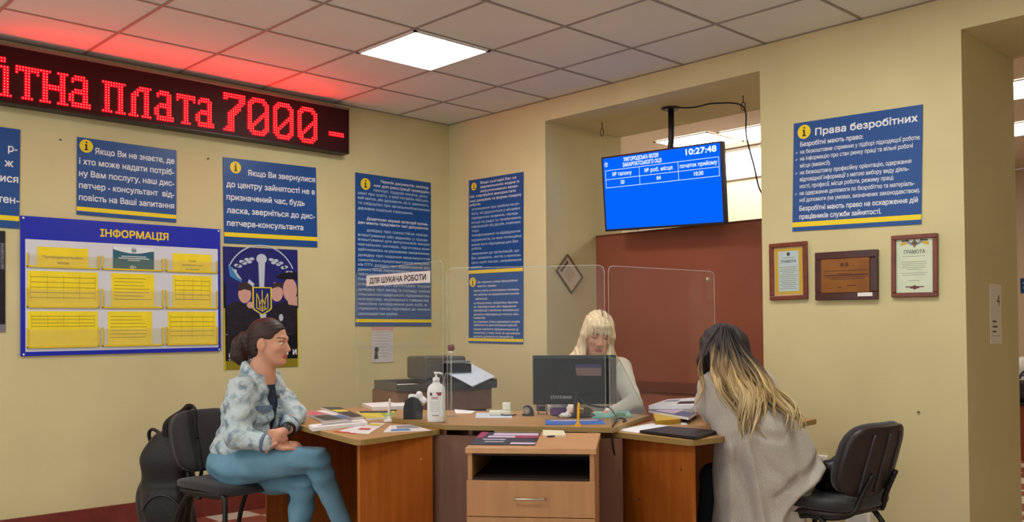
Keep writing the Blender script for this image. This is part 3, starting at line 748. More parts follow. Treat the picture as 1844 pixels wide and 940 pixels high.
G = {
 'і': (["XX..", "XX..", "....", "XXX.", ".XX.", ".XX.", ".XX.", ".XX.", ".XX.", ".XX.", ".XX.", ".XX.", ".XX.", "XXXX"], 2),
 'т': (["XXXXXXXX", "XXXXXXXX", "X..XX..X", "...XX...", "...XX...", "...XX...", "...XX...", "...XX...", "...XX...", "...XX...", "...XX...", "..XXXX.."], 4),
 'н': (["XXXX..XXXX", ".XX....XX.", ".XX....XX.", ".XX....XX.", ".XX....XX.", ".XXXXXXXX.", ".XXXXXXXX.", ".XX....XX.", ".XX....XX.", ".XX....XX.", ".XX....XX.", "XXXX..XXXX"], 4),
 'а': (["..XXXX..", ".XXXXXX.", ".X...XX.", ".....XX.", ".....XX.", "..XXXXX.", ".XXXXXX.", "XX...XX.", "XX...XX.", "XX...XX.", ".XXXXXXX", ".XXXXXXX"], 4),
 'п': (["XXXXXXXXX", ".XXXXXXX.", ".XX...XX.", ".XX...XX.", ".XX...XX.", ".XX...XX.", ".XX...XX.", ".XX...XX.", ".XX...XX.", ".XX...XX.", ".XX...XX.", "XXXX.XXXX"], 4),
 'л': (["....XXXXX", "...XXXXX.", "..XX..XX.", ".XXX..XX.", ".XX...XX.", ".XX...XX.", ".XX...XX.", ".XX...XX.", ".XX...XX.", ".XX...XX.", ".XX...XX.", "XXXX.XXXX"], 4),
 '7': (["XXXXXXXXXX", "XXXXXXXXXX", "XX.....XXX", ".......XXX", "......XXX.", ".....XXX..", "....XXXX..", "...XXXX...", "..XXXX....", "..XXX.....", "..XXX.....", "..XXX.....", "..XXX.....", "..XXX.....", ".XXXX.....", "XXXXX....."], 0),
 '0': (["..XXXXXX..", ".XXXXXXXX.", "XXX....XXX", "XX......XX", "XX......XX", "XX......XX", "XX.....XXX", "XX....XXXX", "XX...XX.XX", "XX..XX..XX", "XX.XX...XX", "XXXX....XX", "XXX.....XX", "XXX....XXX", ".XXXXXXXX.", "..XXXXXX.."], 0),
 '-': (["XXXXXXXX", "XXXXXXXX"], 9)}
pitch = .0162
place = [('і', 0), ('т', 25.7), ('н', 67.7), ('а', 121.5), ('п', 182), ('л', 230), ('а', 277), ('т', 317.5), ('а', 350.5), ('7', 401), ('0', 446), ('0', 491), ('0', 535), ('-', 589.5)]
core = MB(f); lens = MB(f)  # lens: glowing red halo round each dot, modelled in place of bloom
def oct_(r, hgt): return [(r, 0, 0), (0, r, 0), (-r, 0, 0), (0, -r, 0), (r * .66, r * .66, 0), (-r * .66, r * .66, 0), (-r * .66, -r * .66, 0), (r * .66, -r * .66, 0), (0, 0, hgt)]
octF = [(0, 4, 8), (4, 1, 8), (1, 5, 8), (5, 2, 8), (2, 6, 8), (6, 3, 8), (3, 7, 8), (7, 0, 8)]
o_core, o_halo = oct_(.0038, .003), oct_(.0078, .005)
for ch, px in place:
    rows_, top = G[ch]
    u0 = onX(px, 120 + px * .2, LX)[1] - y0 + .004
    u0 = round(u0 / pitch) * pitch
    for rI, row in enumerate(rows_):
        for cI, v in enumerate(row):
            if v == 'X':
                cu, cv = u0 + (cI + .5) * pitch, Hs * .5 + pitch * (7.5 - rI - top) - .004
                lens.add([(cu + a, cv + b_, .0005 + c_) for a, b_, c_ in o_halo], octF)
                core.add([(cu + a, cv + b_, .0042 + c_) for a, b_, c_ in o_core], octF)
ld = core.build('lit_dots', emis('led_core', (1.0, .38 / LED, .13 / LED), LED), t); ld['kind'] = 'stuff'
ld = lens.build('dot_halos', emis('led_halo', (1.0, .0, .003), LED * .28), t); ld['kind'] = 'stuff'

for px, py, pl, lab in ((108, 252, onX, 'small nail in the left wall, left of the five-line blue notice'), (374, 286, onX, 'small nail in the left wall between the two upper blue notices'), (1655, 742, onY, 'small nail in the bare back wall above the right chair')):
    p = pl(px, py); nrm_ = np.array([1.0, 0, 0]) if pl is onX else np.array([0, -1.0, 0])
    m = MB(); m.tube([p + nrm_ * .0005, p + nrm_ * .006, p + nrm_ * .008], [.003, .003, .0065], n=10); tag(m.build('nail', M_dark), lab, 'nail', 'nails in the walls')
# ================================================================== soft shapes: blended solids meshed on a fine grid
class Soft:
    """a solid put together from rounded limbs and ellipsoids that flow into one another; its skin becomes ONE mesh"""
    def __init__(s, lo, hi, h):
        s.lo = np.array(lo, float); s.h = h
        s.n = np.ceil((np.array(hi, float) - s.lo) / h).astype(int) + 1
        s.F = np.full(s.n, 0.2, np.float32)
    def _sub(s, lo, hi):
        a = np.clip(np.floor((lo - s.lo) / s.h).astype(int), 0, s.n - 1); b = np.clip(np.ceil((hi - s.lo) / s.h).astype(int) + 1, 1, s.n)
        if np.any(b - a < 1): return None
        g = [(s.lo[i] + np.arange(a[i], b[i]) * s.h).astype(np.float32) for i in range(3)]
        X, Y, Z = np.meshgrid(*g, indexing='ij', sparse=True)
        return tuple(slice(a[i], b[i]) for i in range(3)), X, Y, Z
    def _mix(s, sl, d, k, op):
        f = s.F[sl]
        if op == 'add':
            if k > 0:
                hh = np.clip(.5 + .5 * (f - d) / k, 0, 1); s.F[sl] = f * (1 - hh) + d * hh - k * hh * (1 - hh)
            else: s.F[sl] = np.minimum(f, d)
        elif op == 'cut':
            if k > 0:
                hh = np.clip(.5 - .5 * (f + d) / k, 0, 1); s.F[sl] = f * (1 - hh) - d * hh + k * hh * (1 - hh)
            else: s.F[sl] = np.maximum(f, -d)
    def limb(s, a, b, ra, rb, k=.02, op='add'):
        a = np.array(a, float); b = np.array(b, float); R = max(ra, rb) + k + .03
        q = s._sub(np.minimum(a, b) - R, np.maximum(a, b) + R)
        if q is None: return s
        sl, X, Y, Z = q; ab = b - a; L2 = ab @ ab + 1e-12
        px, py, pz = X - a[0], Y - a[1], Z - a[2]
        t = np.clip((px * ab[0] + py * ab[1] + pz * ab[2]) / L2, 0, 1)
        d = np.sqrt((px - t * ab[0]) ** 2 + (py - t * ab[1]) ** 2 + (pz - t * ab[2]) ** 2) - (ra + (rb - ra) * t)
        s._mix(sl, d.astype(np.float32), k, op); return s
    def chain(s, P, R, k=.02, op='add'):
        for i in range(len(P) - 1): s.limb(P[i], P[i + 1], R[i], R[i + 1], k, op)
        return s
    def blob(s, c, r, axes=None, k=.02, op='add'):
        """ellipsoid with radii r along the given axes"""
        c = np.array(c, float); r = np.array(r, float) * np.ones(3); A = np.eye(3) if axes is None else np.array(axes, float)
        ext = np.sqrt(((A * r[:, None]) ** 2).sum(0)) + k + .03
        q = s._sub(c - ext, c + ext)
        if q is None: return s
        sl, X, Y, Z = q; px, py, pz = X - c[0], Y - c[1], Z - c[2]
        u = [(px * A[i, 0] + py * A[i, 1] + pz * A[i, 2]) for i in range(3)]
        k0 = np.sqrt(sum((u[i] / r[i]) ** 2 for i in range(3))) + 1e-9; k1 = np.sqrt(sum((u[i] / r[i] ** 2) ** 2 for i in range(3))) + 1e-9
        d = k0 * (k0 - 1) / k1
        s._mix(sl, d.astype(np.float32), k, op); return s
    def brick(s, c, hs, axes=None, rnd=.02, k=.02, op='add'):
        c = np.array(c, float); hs = np.array(hs, float); A = np.eye(3) if axes is None else np.array(axes, float)
        ext = np.sqrt(((A * hs[:, None]) ** 2).sum(0)) * 1.3 + k + .04
        q = s._sub(c - ext, c + ext)
        if q is None: return s
        sl, X, Y, Z = q; px, py, pz = X - c[0], Y - c[1], Z - c[2]
        u = [np.abs(px * A[i, 0] + py * A[i, 1] + pz * A[i, 2]) - (hs[i] - rnd) for i in range(3)]
        d = np.sqrt(sum(np.maximum(v, 0) ** 2 for v in u)) + np.minimum(np.maximum(u[0], np.maximum(u[1], u[2])), 0) - rnd
        s._mix(sl, d.astype(np.float32), k, op); return s
    def half(s, p, n, k=.004):
        """keep only the side of the plane that n points away from"""
        n = np.array(n, float); n /= np.linalg.norm(n); p = np.array(p, float)
        g = [(s.lo[i] + np.arange(s.n[i]) * s.h).astype(np.float32) for i in range(3)]
        X, Y, Z = np.meshgrid(*g, indexing='ij', sparse=True)
        d = -((X - p[0]) * n[0] + (Y - p[1]) * n[1] + (Z - p[2]) * n[2])
        s._mix(tuple(slice(None) for _ in range(3)), d.astype(np.float32), k, 'cut'); return s
    def ripple(s, fn):
        """fn(X, Y, Z) is added to the distance: folds and creases"""
        g = [(s.lo[i] + np.arange(s.n[i]) * s.h).astype(np.float32) for i in range(3)]
        X, Y, Z = np.meshgrid(*g, indexing='ij', sparse=True)
        s.F = (s.F + fn(X, Y, Z)).astype(np.float32); return s
    def skin(s):
        F = s.F.copy()
        F[0] = F[-1] = .1; F[:, 0] = F[:, -1] = .1; F[:, :, 0] = F[:, :, -1] = .1
        I = F < 0
        nx, ny, nz = F.shape
        c = np.zeros((nx - 1, ny - 1, nz - 1), np.uint8)
        for dx in (0, 1):
            for dy in (0, 1):
                for dz in (0, 1): c += I[dx:nx - 1 + dx, dy:ny - 1 + dy, dz:nz - 1 + dz]
        act = np.argwhere((c > 0) & (c < 8))
        idx = np.full((nx - 1, ny - 1, nz - 1), -1, np.int32); idx[act[:, 0], act[:, 1], act[:, 2]] = np.arange(len(act))
        acc = np.zeros((len(act), 3)); cnt = np.zeros(len(act))
        cor = [(x, y, z) for x in (0, 1) for y in (0, 1) for z in (0, 1)]
        val = {q: F[act[:, 0] + q[0], act[:, 1] + q[1], act[:, 2] + q[2]] for q in cor}
        for a in cor:
            for ax in range(3):
                if a[ax] == 0:
                    b = list(a); b[ax] = 1; b = tuple(b); va, vb = val[a], val[b]
                    m = (va < 0) != (vb < 0); t = np.where(m, va / np.where(m, va - vb, 1), 0)
                    p = np.tile(np.array(a, float), (len(act), 1)); p[:, ax] += t
                    acc[m] += p[m]; cnt[m] += 1
        V = s.lo + (act + acc / cnt[:, None]) * s.h
        Q = []
        for ax in range(3):
            A = [slice(1, -1)] * 3; Bs = [slice(1, -1)] * 3; A[ax] = slice(0, -1); Bs[ax] = slice(1, None)
            m = I[tuple(A)] != I[tuple(Bs)]; e = np.argwhere(m); off = np.ones(3, int); off[ax] = 0; e = e + off
            o1, o2 = [(1, 2), (2, 0), (0, 1)][ax]
            u = np.zeros(3, int); u[o1] = 1; v = np.zeros(3, int); v[o2] = 1
            def g(q): return idx[q[:, 0], q[:, 1], q[:, 2]]
            f = np.column_stack([g(e - u - v), g(e - v), g(e), g(e - u)])
            flip = ~I[e[:, 0], e[:, 1], e[:, 2]]
            f[flip] = f[flip][:, ::-1]; Q.append(f)
        Q = np.vstack(Q); Q = Q[(Q >= 0).all(1)]
        return V, Q
    def build(s, name, mats, parent=None, paint=None, relax=1):
        V, Q = s.skin()
        for _ in range(relax):           # even the grid steps out
            acc = np.zeros_like(V); n = np.zeros(len(V))
            for i in range(4):
                j = (i + 1) % 4
                np.add.at(acc, Q[:, i], V[Q[:, j]]); np.add.at(n, Q[:, i], 1)
                np.add.at(acc, Q[:, j], V[Q[:, i]]); np.add.at(n, Q[:, j], 1)
            V = V * .5 + acc / np.maximum(n, 1)[:, None] * .5
        me = bpy.data.meshes.new(name)
        me.vertices.add(len(V)); me.vertices.foreach_set('co', V.astype(np.float32).ravel())
        me.loops.add(len(Q) * 4); me.loops.foreach_set('vertex_index', Q.astype(np.int32).ravel())
        me.polygons.add(len(Q)); me.polygons.foreach_set('loop_start', np.arange(0, len(Q) * 4, 4, dtype=np.int32))
        for m in (mats if isinstance(mats, (list, tuple)) else [mats]): me.materials.append(m)
        mi = np.zeros(len(Q), np.int32)
        if paint is not None: mi = paint(V[Q].mean(1)).astype(np.int32)
        me.update(calc_edges=True); me.validate()
        me.polygons.foreach_set('material_index', mi); me.polygons.foreach_set('use_smooth', np.ones(len(Q), dtype=bool))
        o = bpy.data.objects.new(name, me); C.objects.link(o)
        if parent is not None: hang(o, parent)
        return o

def pad(mb, fr, hx, hy, hz, e1=.35, e2=.5, n=28, m=18, bend=None, i=0):
    """cushion-like rounded block (superellipsoid) in a frame, optionally bent"""
    P = []; F = []
    sp = lambda v, e: np.sign(v) * np.abs(v) ** e
    for a in range(m + 1):
        t = -math.pi / 2 + math.pi * a / m
        for b in range(n):
            p = 2 * math.pi * b / n
            x = hx * sp(math.cos(t), e1) * sp(math.cos(p), e2); y = hy * sp(math.cos(t), e1) * sp(math.sin(p), e2); z = hz * sp(math.sin(t), e1)
            if bend: x, y, z = bend(x, y, z)
            P.append(fr(x, y, z))
    for a in range(m):
        for b in range(n): F.append((a * n + b, a * n + (b + 1) % n, (a + 1) * n + (b + 1) % n, (a + 1) * n + b))
    k = len(mb.V); mb.V.extend(P); mb.F.extend([tuple(q + k for q in f) for f in F]); mb.I.extend([i] * len(F))
# ================================================================== DESKS
M_top = wood('desk_top_wood', (168, 126, 76), (186, 146, 94), .4, 'X', 2.0)
M_orange = wood('desk_orange_wood', (150, 80, 24), (176, 100, 36), .42, 'Z', 2.2)
M_center = wood('counter_brown_wood', (112, 78, 62), (128, 92, 72), .5, 'Z', 2.0)
M_edge = mat('desk_edge_band', (150, 124, 72), .45)
M_beech = wood('beech_laminate', (170, 122, 80), (186, 138, 92), .45, 'Z', 2.0)
M_beecht = wood('beech_laminate_top', (190, 142, 98), (204, 156, 110), .4, 'X', 2.0)
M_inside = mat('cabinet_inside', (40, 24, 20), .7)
M_steel = mat('brushed_steel', (190, 186, 170), .3, metal=.9)
M_blk = mat('black_plastic', (20, 20, 22), .4)
M_dkgrey = mat('dark_grey_plastic', (54, 54, 56), .45)

def slab(poly, z0, z1, name, m, parent, edge=None, rnd=0.0, at_=None):
    P = [np.array(p[:2]) for p in poly]
    if rnd:
        out = []
        n = len(P)
        for k in range(n):
            if at_ is not None and k not in at_: out.append(P[k]); continue
            a, b, c = P[k - 1], P[k], P[(k + 1) % n]
            p, q = b + (a - b) / np.linalg.norm(a - b) * rnd, b + (c - b) / np.linalg.norm(c - b) * rnd
            for t in np.linspace(0, 1, 6): out.append((1 - t) ** 2 * p + 2 * t * (1 - t) * b + t * t * q)
        P = out
    m_ = MB(); m_.prism([tuple(p) for p in P], z0, z1)
    n = len(P); idx = [0, 0] + [1 if edge else 0] * n
    m_.I = idx
    return m_.build(name, [m, edge or m], parent, bevel=.0015)

def upright(mb, p, q, t, z0, z1, i=0):
    """vertical panel from p to q (plan), thickness t towards the left of the direction of travel"""
    p = np.array(p[:2], float); q = np.array(q[:2], float); d = (q - p) / np.linalg.norm(q - p); n = np.array([-d[1], d[0]]) * t
    mb.prism([tuple(p), tuple(q), tuple(q + n), tuple(p + n)], z0, z1, i)

TZ = .75
# left desk
A_, B_, C_, E_, F_, G_ = (2.532, -2.648), (2.44, -2.116), (1.93, -1.99), (1.764, -2.476), (.92, -2.27), (1.08, -1.45)
desk_l = thing('desk', (1.8, -2.2, 0), 'orange wooden desk beside the woman in the denim jacket, covered with brochures', 'desk')
slab([A_, B_, C_, G_, F_, E_], .724, TZ, 'desktop', M_top, desk_l, M_edge, .06, (0, 4))
p0, p1 = onZ(648, 800, .722), onZ(779, 785, .722)
d = (np.array(B_) - np.array(A_)); d /= np.linalg.norm(d); inn = np.array([-d[1], d[0]])
m = MB(); upright(m, p0, p1, .02, 0.0, .7235); m.build('end_panel', M_orange, desk_l, bevel=.001)
pe = np.array(F_) + np.array([.10, .02]); pg = np.array(G_) + np.array([.08, -.05])
m = MB(); upright(m, pg, pe, -.02, 0.0, .7235); m.build('end_panel', M_orange, desk_l, bevel=.001)
q0 = p0[:2] * .25 + p1[:2] * .75 + inn * .02; q1 = pe * .25 + pg * .75
m = MB(); upright(m, q0, q1, .018, .12, .7235); m.build('modesty_panel', M_orange, desk_l)
m = MB()
for s_, zz in ((.16, .31), (.66, .3), (.83, .62)):
    c = p0[:2] + (p1[:2] - p0[:2]) * s_ - inn * .0008
    f = Fr((c[0], c[1], zz), (d[0], d[1], 0), (0, 0, 1)); mm = MB(f); mm.disc(0, 0, .006, 0, 0, 10); m.V += mm.V; m.F += [tuple(a + len(m.V) - len(mm.V) for a in f_) for f_ in mm.F]; m.I += mm.I
m.build('screw_cap', mat('screw_cap_tan', (196, 140, 84), .5), desk_l)
# centre desk
CZ = .775
a_, b_, c_, d_, e_, f_, g_ = [onZ(x, y, CZ)[:2] for x, y in ((706, 752), (801, 765), (1105, 770), (1170, 747), (960, 740), (860, 740), (715, 737))]
desk_c = thing('counter_desk', (2.4, -1.5, 0), 'wide middle desk with a pale edge band that carries the monitor', 'desk')
slab([a_, b_, c_, d_, e_, f_, g_], .7505, CZ, 'desktop', M_top, desk_c, M_edge)
fd = (c_ - b_) / np.linalg.norm(c_ - b_); fn = np.array([-fd[1], fd[0]])
m = MB(); upright(m, b_ + fn * .035 - fd * .075, c_ + fn * .035 + fd * .035, .02, 0, .722); m.build('front_panel', M_center, desk_c)
m = MB(); upright(m, b_ + fn * .06 + fd * .12, b_ + fn * .48 + fd * .12, .02, 0, .7495); m.build('side_panel', M_center, desk_c)
m = MB(); upright(m, c_ + fn * .06 - fd * .06, c_ + fn * .42 - fd * .06, .02, 0, .7495); m.build('side_panel', M_center, desk_c)
# right desk
H_, I_, J_, K_, L_ = (3.113, -1.639), (3.59, -1.678), (3.607, -1.466), (3.515, -.441), (3.0, -.36)
desk_r = thing('desk', (3.3, -1.0, 0), 'orange wooden desk under the elbows of the woman in the grey coat', 'desk')
slab([H_, I_, J_, K_, L_, (2.9, -.98)], .724, TZ, 'desktop', M_top, desk_r, M_edge, .05, (1, 3))
p0, p1 = onZ(1117, 784, .722), onZ(1246, 802, .722)
m = MB(); upright(m, p0, p1, .02, 0, .7235); m.build('end_panel', M_orange, desk_r, bevel=.001)
k1, k0 = np.array(K_) + np.array([-.05, -.06]), np.array(L_) + np.array([.06, -.06])
m = MB(); upright(m, k1, k0, .02, 0, .7235); m.build('end_panel', M_orange, desk_r, bevel=.001)
m = MB(); upright(m, (p0[:2] * .8 + p1[:2] * .2) + np.array([.0, .03]), k0 * .85 + k1 * .15 + np.array([0, -.01]), .018, .12, .7235); m.build('modesty_panel', M_orange, desk_r)
m = MB(); dd = (p1 - p0)[:2]; dd /= np.linalg.norm(dd)
for s_, zz, in ((.28, .44), (.86, .61), (.93, .35)):
    c = p0[:2] + (p1 - p0)[:2] * s_ + np.array([dd[1], -dd[0]]) * .0008
    mm = MB(Fr((c[0], c[1], zz), (dd[0], dd[1], 0), (0, 0, 1))); mm.disc(0, 0, .005, 0, 0, 10); n0 = len(m.V); m.V += mm.V; m.F += [tuple(a + n0 for a in q) for q in mm.F]; m.I += mm.I
m.build('screw_cap', mat('screw_cap_dark', (60, 40, 26), .5), desk_r)

# drawer pedestal in front of the middle desk
fl, fr_, bl = np.array([3.066, -2.496]), np.array([3.476, -2.165]), np.array([2.707, -2.04])
uu = (fr_ - fl) / np.linalg.norm(fr_ - fl); vv = np.array([-uu[1], uu[0]]); W = .527; DP = .565
ped = thing('drawer_pedestal', (*((fl + fr_) / 2 + vv * DP / 2), 0), 'beech drawer pedestal with an open shelf, standing in front of the middle desk', 'drawer cabinet')
pf = Fr((fl[0], fl[1], 0), (uu[0], uu[1], 0), (vv[0], vv[1], 0))      # u across, v back, w up
MB(pf).box(0, W, 0, DP, .727, .75).build('top', M_beecht, ped, bevel=.0015)
for x in (.008, W - .026): MB(pf).box(x, x + .018, .012, DP - .005, 0, .7265).build('side_panel', M_beech, ped, bevel=.001)
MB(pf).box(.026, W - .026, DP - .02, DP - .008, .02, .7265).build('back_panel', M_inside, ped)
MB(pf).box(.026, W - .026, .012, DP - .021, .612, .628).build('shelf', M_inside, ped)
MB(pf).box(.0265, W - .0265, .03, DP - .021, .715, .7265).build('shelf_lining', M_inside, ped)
zs = [(.476, .619), (.330, .473), (.184, .327), (.04, .181)]
for k, (z0, z1) in enumerate(zs):
    dr = MB(pf).box(.006, W - .006, -.008, .0105, z0, z1).build('drawer', M_beech, ped, bevel=.0012)
    hm = MB(pf); zc = (z0 + z1) / 2 + .004
    hm.tube([(W * .385, -.009, zc), (W * .385, -.03, zc), (W * .40, -.034, zc), (W * .60, -.034, zc), (W * .615, -.03, zc), (W * .615, -.009, zc)], .0042, n=8)
    hm.build('handle', M_steel, dr, smooth=True)
MB(pf).box(.03, W - .03, .05, DP - .05, 0, .039).build('plinth', M_inside, ped)

# ================================================================== CABINET, TRAYS AND PRINTER IN THE CORNER
M_cabbrown = wood('cabinet_brown', (118, 84, 66), (136, 100, 78), .5, 'X', 2)
M_smoke = mat('smoke_tray', (64, 66, 68), .25, spec=.6)
CT = onY(0, 0)  # unused anchor of the room corner
def on_cab(x, y, z): return onZ(x, y, z)
cabz = .84
cx0, cx1 = at(712, 735, 5.9), at(886, 735, 6.25)
cu = cx1[:2] - cx0[:2]; cw = np.linalg.norm(cu); cu /= cw; cv = np.array([-cu[1], cu[0]])
cf = Fr((cx0[0], cx0[1], 0), (*cu, 0), (*cv, 0))
cab = thing('low_cabinet', cf(cw / 2, .2, 0), 'low brown cabinet in the room corner behind the desks', 'cabinet')
prof = []
m = MB(cf); m.box(0, cw, 0, .4, .70, cabz); m.build('top', M_cabbrown, cab, bevel=.006)
m = MB(cf); m.box(.03, .06, .02, .38, 0, .699); m.build('side_panel', M_cabbrown, cab)
m = MB(cf); m.box(cw - .06, cw - .03, .02, .38, 0, .699); m.build('side_panel', M_cabbrown, cab)
m = MB(cf); m.box(cw * .5, cw * .5 + .02, .02, .38, 0, .699); m.build('divider', M_cabbrown, cab)
m = MB(cf); m.box(.06, cw * .5, .06, .08, .02, .699); m.build('front_panel', mat('cabinet_red_brown', (106, 62, 48), .5), cab)
m = MB(cf); m.box(.06, cw - .06, .36, .378, .02, .699); m.build('back_panel', M_inside, cab)
# paper trays lying on it
for k, (x0, x1, zz, lab) in enumerate(((0.0, cw * .42, cabz, 'dark paper tray at the left end of the low cabinet'), (cw * .47, cw + .03, cabz, 'wide smoky paper tray at the right end of the low cabinet'))):
    t = thing('paper_tray', cf((x0 + x1) / 2, .18, zz), lab, 'paper tray', 'trays on the low cabinet')
    m = MB(cf); m.box(x0, x1, -.02, .36, zz, zz + .006); m.box(x0, x1, .352, .36, zz + .006, zz + .06); m.box(x0, x0 + .006, -.02, .352, zz + .006, zz + .06); m.box(x1 - .006, x1, -.02, .352, zz + .006, zz + .06); m.box(x0 + .006, x1 - .006, -.02, -.014, zz + .006, zz + .045)
    m.build('tray', M_smoke, t, bevel=.002)
M_paper = mat('white_paper', (232, 234, 236), .7, var=.03, scale=12); M_paperb = mat('bluish_paper', (196, 208, 222), .7, var=.06, scale=12)
def sheet_stack(f, x0, x1, y0, y1, z0, z1, name, label, m_, cat='papers', group=None, rot=0.0, lift=0.0):
    """a pile of loose sheets: each a little askew"""
    mm = MB(f); n = max(1, int((z1 - z0) / .003)); cx, cy = (x0 + x1) / 2, (y0 + y1) / 2
    for k in range(n):
        a = rot + RNG.normal(0, .03 if k else 0); za, zb = z0 + (z1 - z0) * k / n, z0 + (z1 - z0) * (k + .9) / n
        hx, hy = (x1 - x0) / 2, (y1 - y0) / 2
        P = [(cx + sx * hx * math.cos(a) - sy * hy * math.sin(a), cy + sx * hx * math.sin(a) + sy * hy * math.cos(a)) for sx, sy in ((-1, -1), (1, -1), (1, 1), (-1, 1))]
        mm.prism(P, za, zb)
    return tag(mm.build(name, m_), label, cat, group)
sheet_stack(cf, .04, cw * .38, .03, .31, cabz + .0065, cabz + .03, 'paper_stack', 'stack of papers in the left tray on the low cabinet', M_paper)
# printer standing on the right tray's back half
pz = cabz + .062
pr = thing('printer', cf(cw * .62, .2, pz), 'dark grey laser printer in the corner with paper in front', 'printer')
m = MB(cf); m.box(cw * .36, cw * .80, .10, .40, cabz + .062, cabz + .215); m.build('body', mat('printer_grey', (70, 70, 66), .4), pr, bevel=.018, bseg=3)
m = MB(cf); m.box(cw * .55, cw * .82, .05, .12, cabz + .11, cabz + .165); m.build('output_slot', mat('printer_black', (22, 22, 24), .3), pr, bevel=.006)
m = MB(cf); m.box(cw * .56, cw * .80, .04, .13, cabz + .169, cabz + .186); m.build('lid', mat('printer_silver', (128, 130, 132), .25), pr, bevel=.004)
m = MB(cf); m.box(cw * .37, cw * .54, .093, .0995, cabz + .075, cabz + .19); m.build('front_door', mat('printer_door', (84, 84, 78), .4), pr, bevel=.003)
f2 = Fr(cf(cw * .78, .0, cabz + .065), (*cu, 0), (*(cv * .9), .45))
sheet_stack(f2, -.12, .14, -.06, .2, 0, .006, 'paper_sheet', 'white sheets fanned out in front of the printer', M_paperb, rot=.5)

# ================================================================== TELEVISION HUNG FROM THE SOFFIT
M_screen = emis('tv_screen', (.001, .125, .95), 1.05)
M_scrtxt = emis('tv_text', (.82, .93, 1.0), 1.1)
tvY = .30
tl, tr2, bl2, br2 = onY(1082, 283, tvY - .03), onY(1297, 255, tvY - .03), onY(1092, 418, tvY + .03), onY(1308, 402, tvY + .03)
uu3 = (tr2 - tl) / np.linalg.norm(tr2 - tl) + (br2 - bl2) / np.linalg.norm(br2 - bl2); vv3 = (tl - bl2) + (tr2 - br2)
tw = (np.linalg.norm(tr2 - tl) + np.linalg.norm(br2 - bl2)) / 2; th = (np.linalg.norm(tl - bl2) + np.linalg.norm(tr2 - br2)) / 2; cc = (tl + tr2 + bl2 + br2) / 4
tf = Fr(cc, uu3, vv3); tf.o = cc - tf.u * tw / 2 - tf.v * th / 2
tv = thing('television', tf(tw / 2, th / 2, -.03), 'wall-opening television showing a blue queue table with the time', 'television')
m = MB(tf); m.box(0, tw, 0, th, -.045, -.004); m.build('body', M_blk, tv, bevel=.006)
m = MB(tf); e = .011
m.box(0, tw, 0, e * 1.4, -.0045, .004); m.box(0, tw, th - e, th, -.0045, .004); m.box(0, e, e, th - e, -.0045, .004); m.box(tw - e, tw, e, th - e, -.0045, .004)
m.build('bezel', M_blk, tv)
sc = MB(tf).box(e, tw - e, e * 1.4, th - e, -.004, .001).build('screen', M_screen, tv)
m = MB(tf); z = .0016
ln = lambda x0, y0, x1, y1, tk=.0035: m.line(tw * x0, th * (1 - y0), tw * x1, th * (1 - y1), tk, z)
for y in (.185, .305, .415): ln(.03, y, .975, y)
for x in (.03, .333, .658, .975): ln(x, .185, x, .415)
text(m, 'УЖГОРОДСЬКА ФІЛІЯ', tw * .2, th * (1 - .09), th * .05, z, 0, 'L', tw * .30, .03); text(m, 'ЗАКАРПАТСЬКОГО ОЦЗ', tw * .19, th * (1 - .16), th * .05, z, 0, 'L', tw * .335, .03)
text(m, '10:27:48', tw * .96, th * (1 - .115), th * .075, z, 0, 'R', tw * .235, .04)
for x, s in ((.18, '№ талону'), (.495, '№ роб. місця'), (.817, 'початок прийому')): text(m, s, tw * x, th * (1 - .268), th * .052, z, 0, 'C', None, .02, maxw=tw * .29)
for x, s in ((.18, '20'), (.495, '04'), (.817, '10:30')): text(m, s, tw * x, th * (1 - .38), th * .05, z, 0, 'C', None, .03)
m.ring(tw * .04, th * .895, .014, .017, z, 0, 20); m.line(tw * .04, th * .87, tw * .04, th * .915, .006, z); m.line(tw * .03, th * .905, tw * .05, th * .905, .004, z)
m.build('lettering', M_scrtxt, sc)
m = MB(tf); m.box(tw * .2, tw * .28, -.006, .001, -.03, -.006); m.build('label', M_white, tv)
# ceiling bracket
mt = onZ(1206, 194, SOF); mtop = np.array([mt[0], tvY + .07, SOF]); 
br_ = thing('tv_bracket', mtop, 'black pole bracket that holds the television under the opening', 'bracket')
m = MB(); m.lathe([(.001, SOF - .014), (.055, SOF - .014), (.07, SOF - .006), (.07, SOF - .0005), (.001, SOF - .0005)], mtop[0], mtop[1], n=24); m.build('ceiling_plate', M_blk, br_, smooth=False)
pb = tf(tw * .50, th * .5, -.075)
m = MB(); m.tube([(mtop[0], mtop[1], SOF - .013), (mtop[0], mtop[1], SOF - .2), (pb[0], pb[1] + .03, pb[2] + .12), (pb[0], pb[1] + .02, pb[2])], .021, n=14); m.build('pole', M_blk, br_, smooth=True)
m = MB(tf); m.box(tw * .4, tw * .6, th * .3, th * .72, -.07, -.0455); m.build('mount_plate', M_blk, br_, bevel=.003)
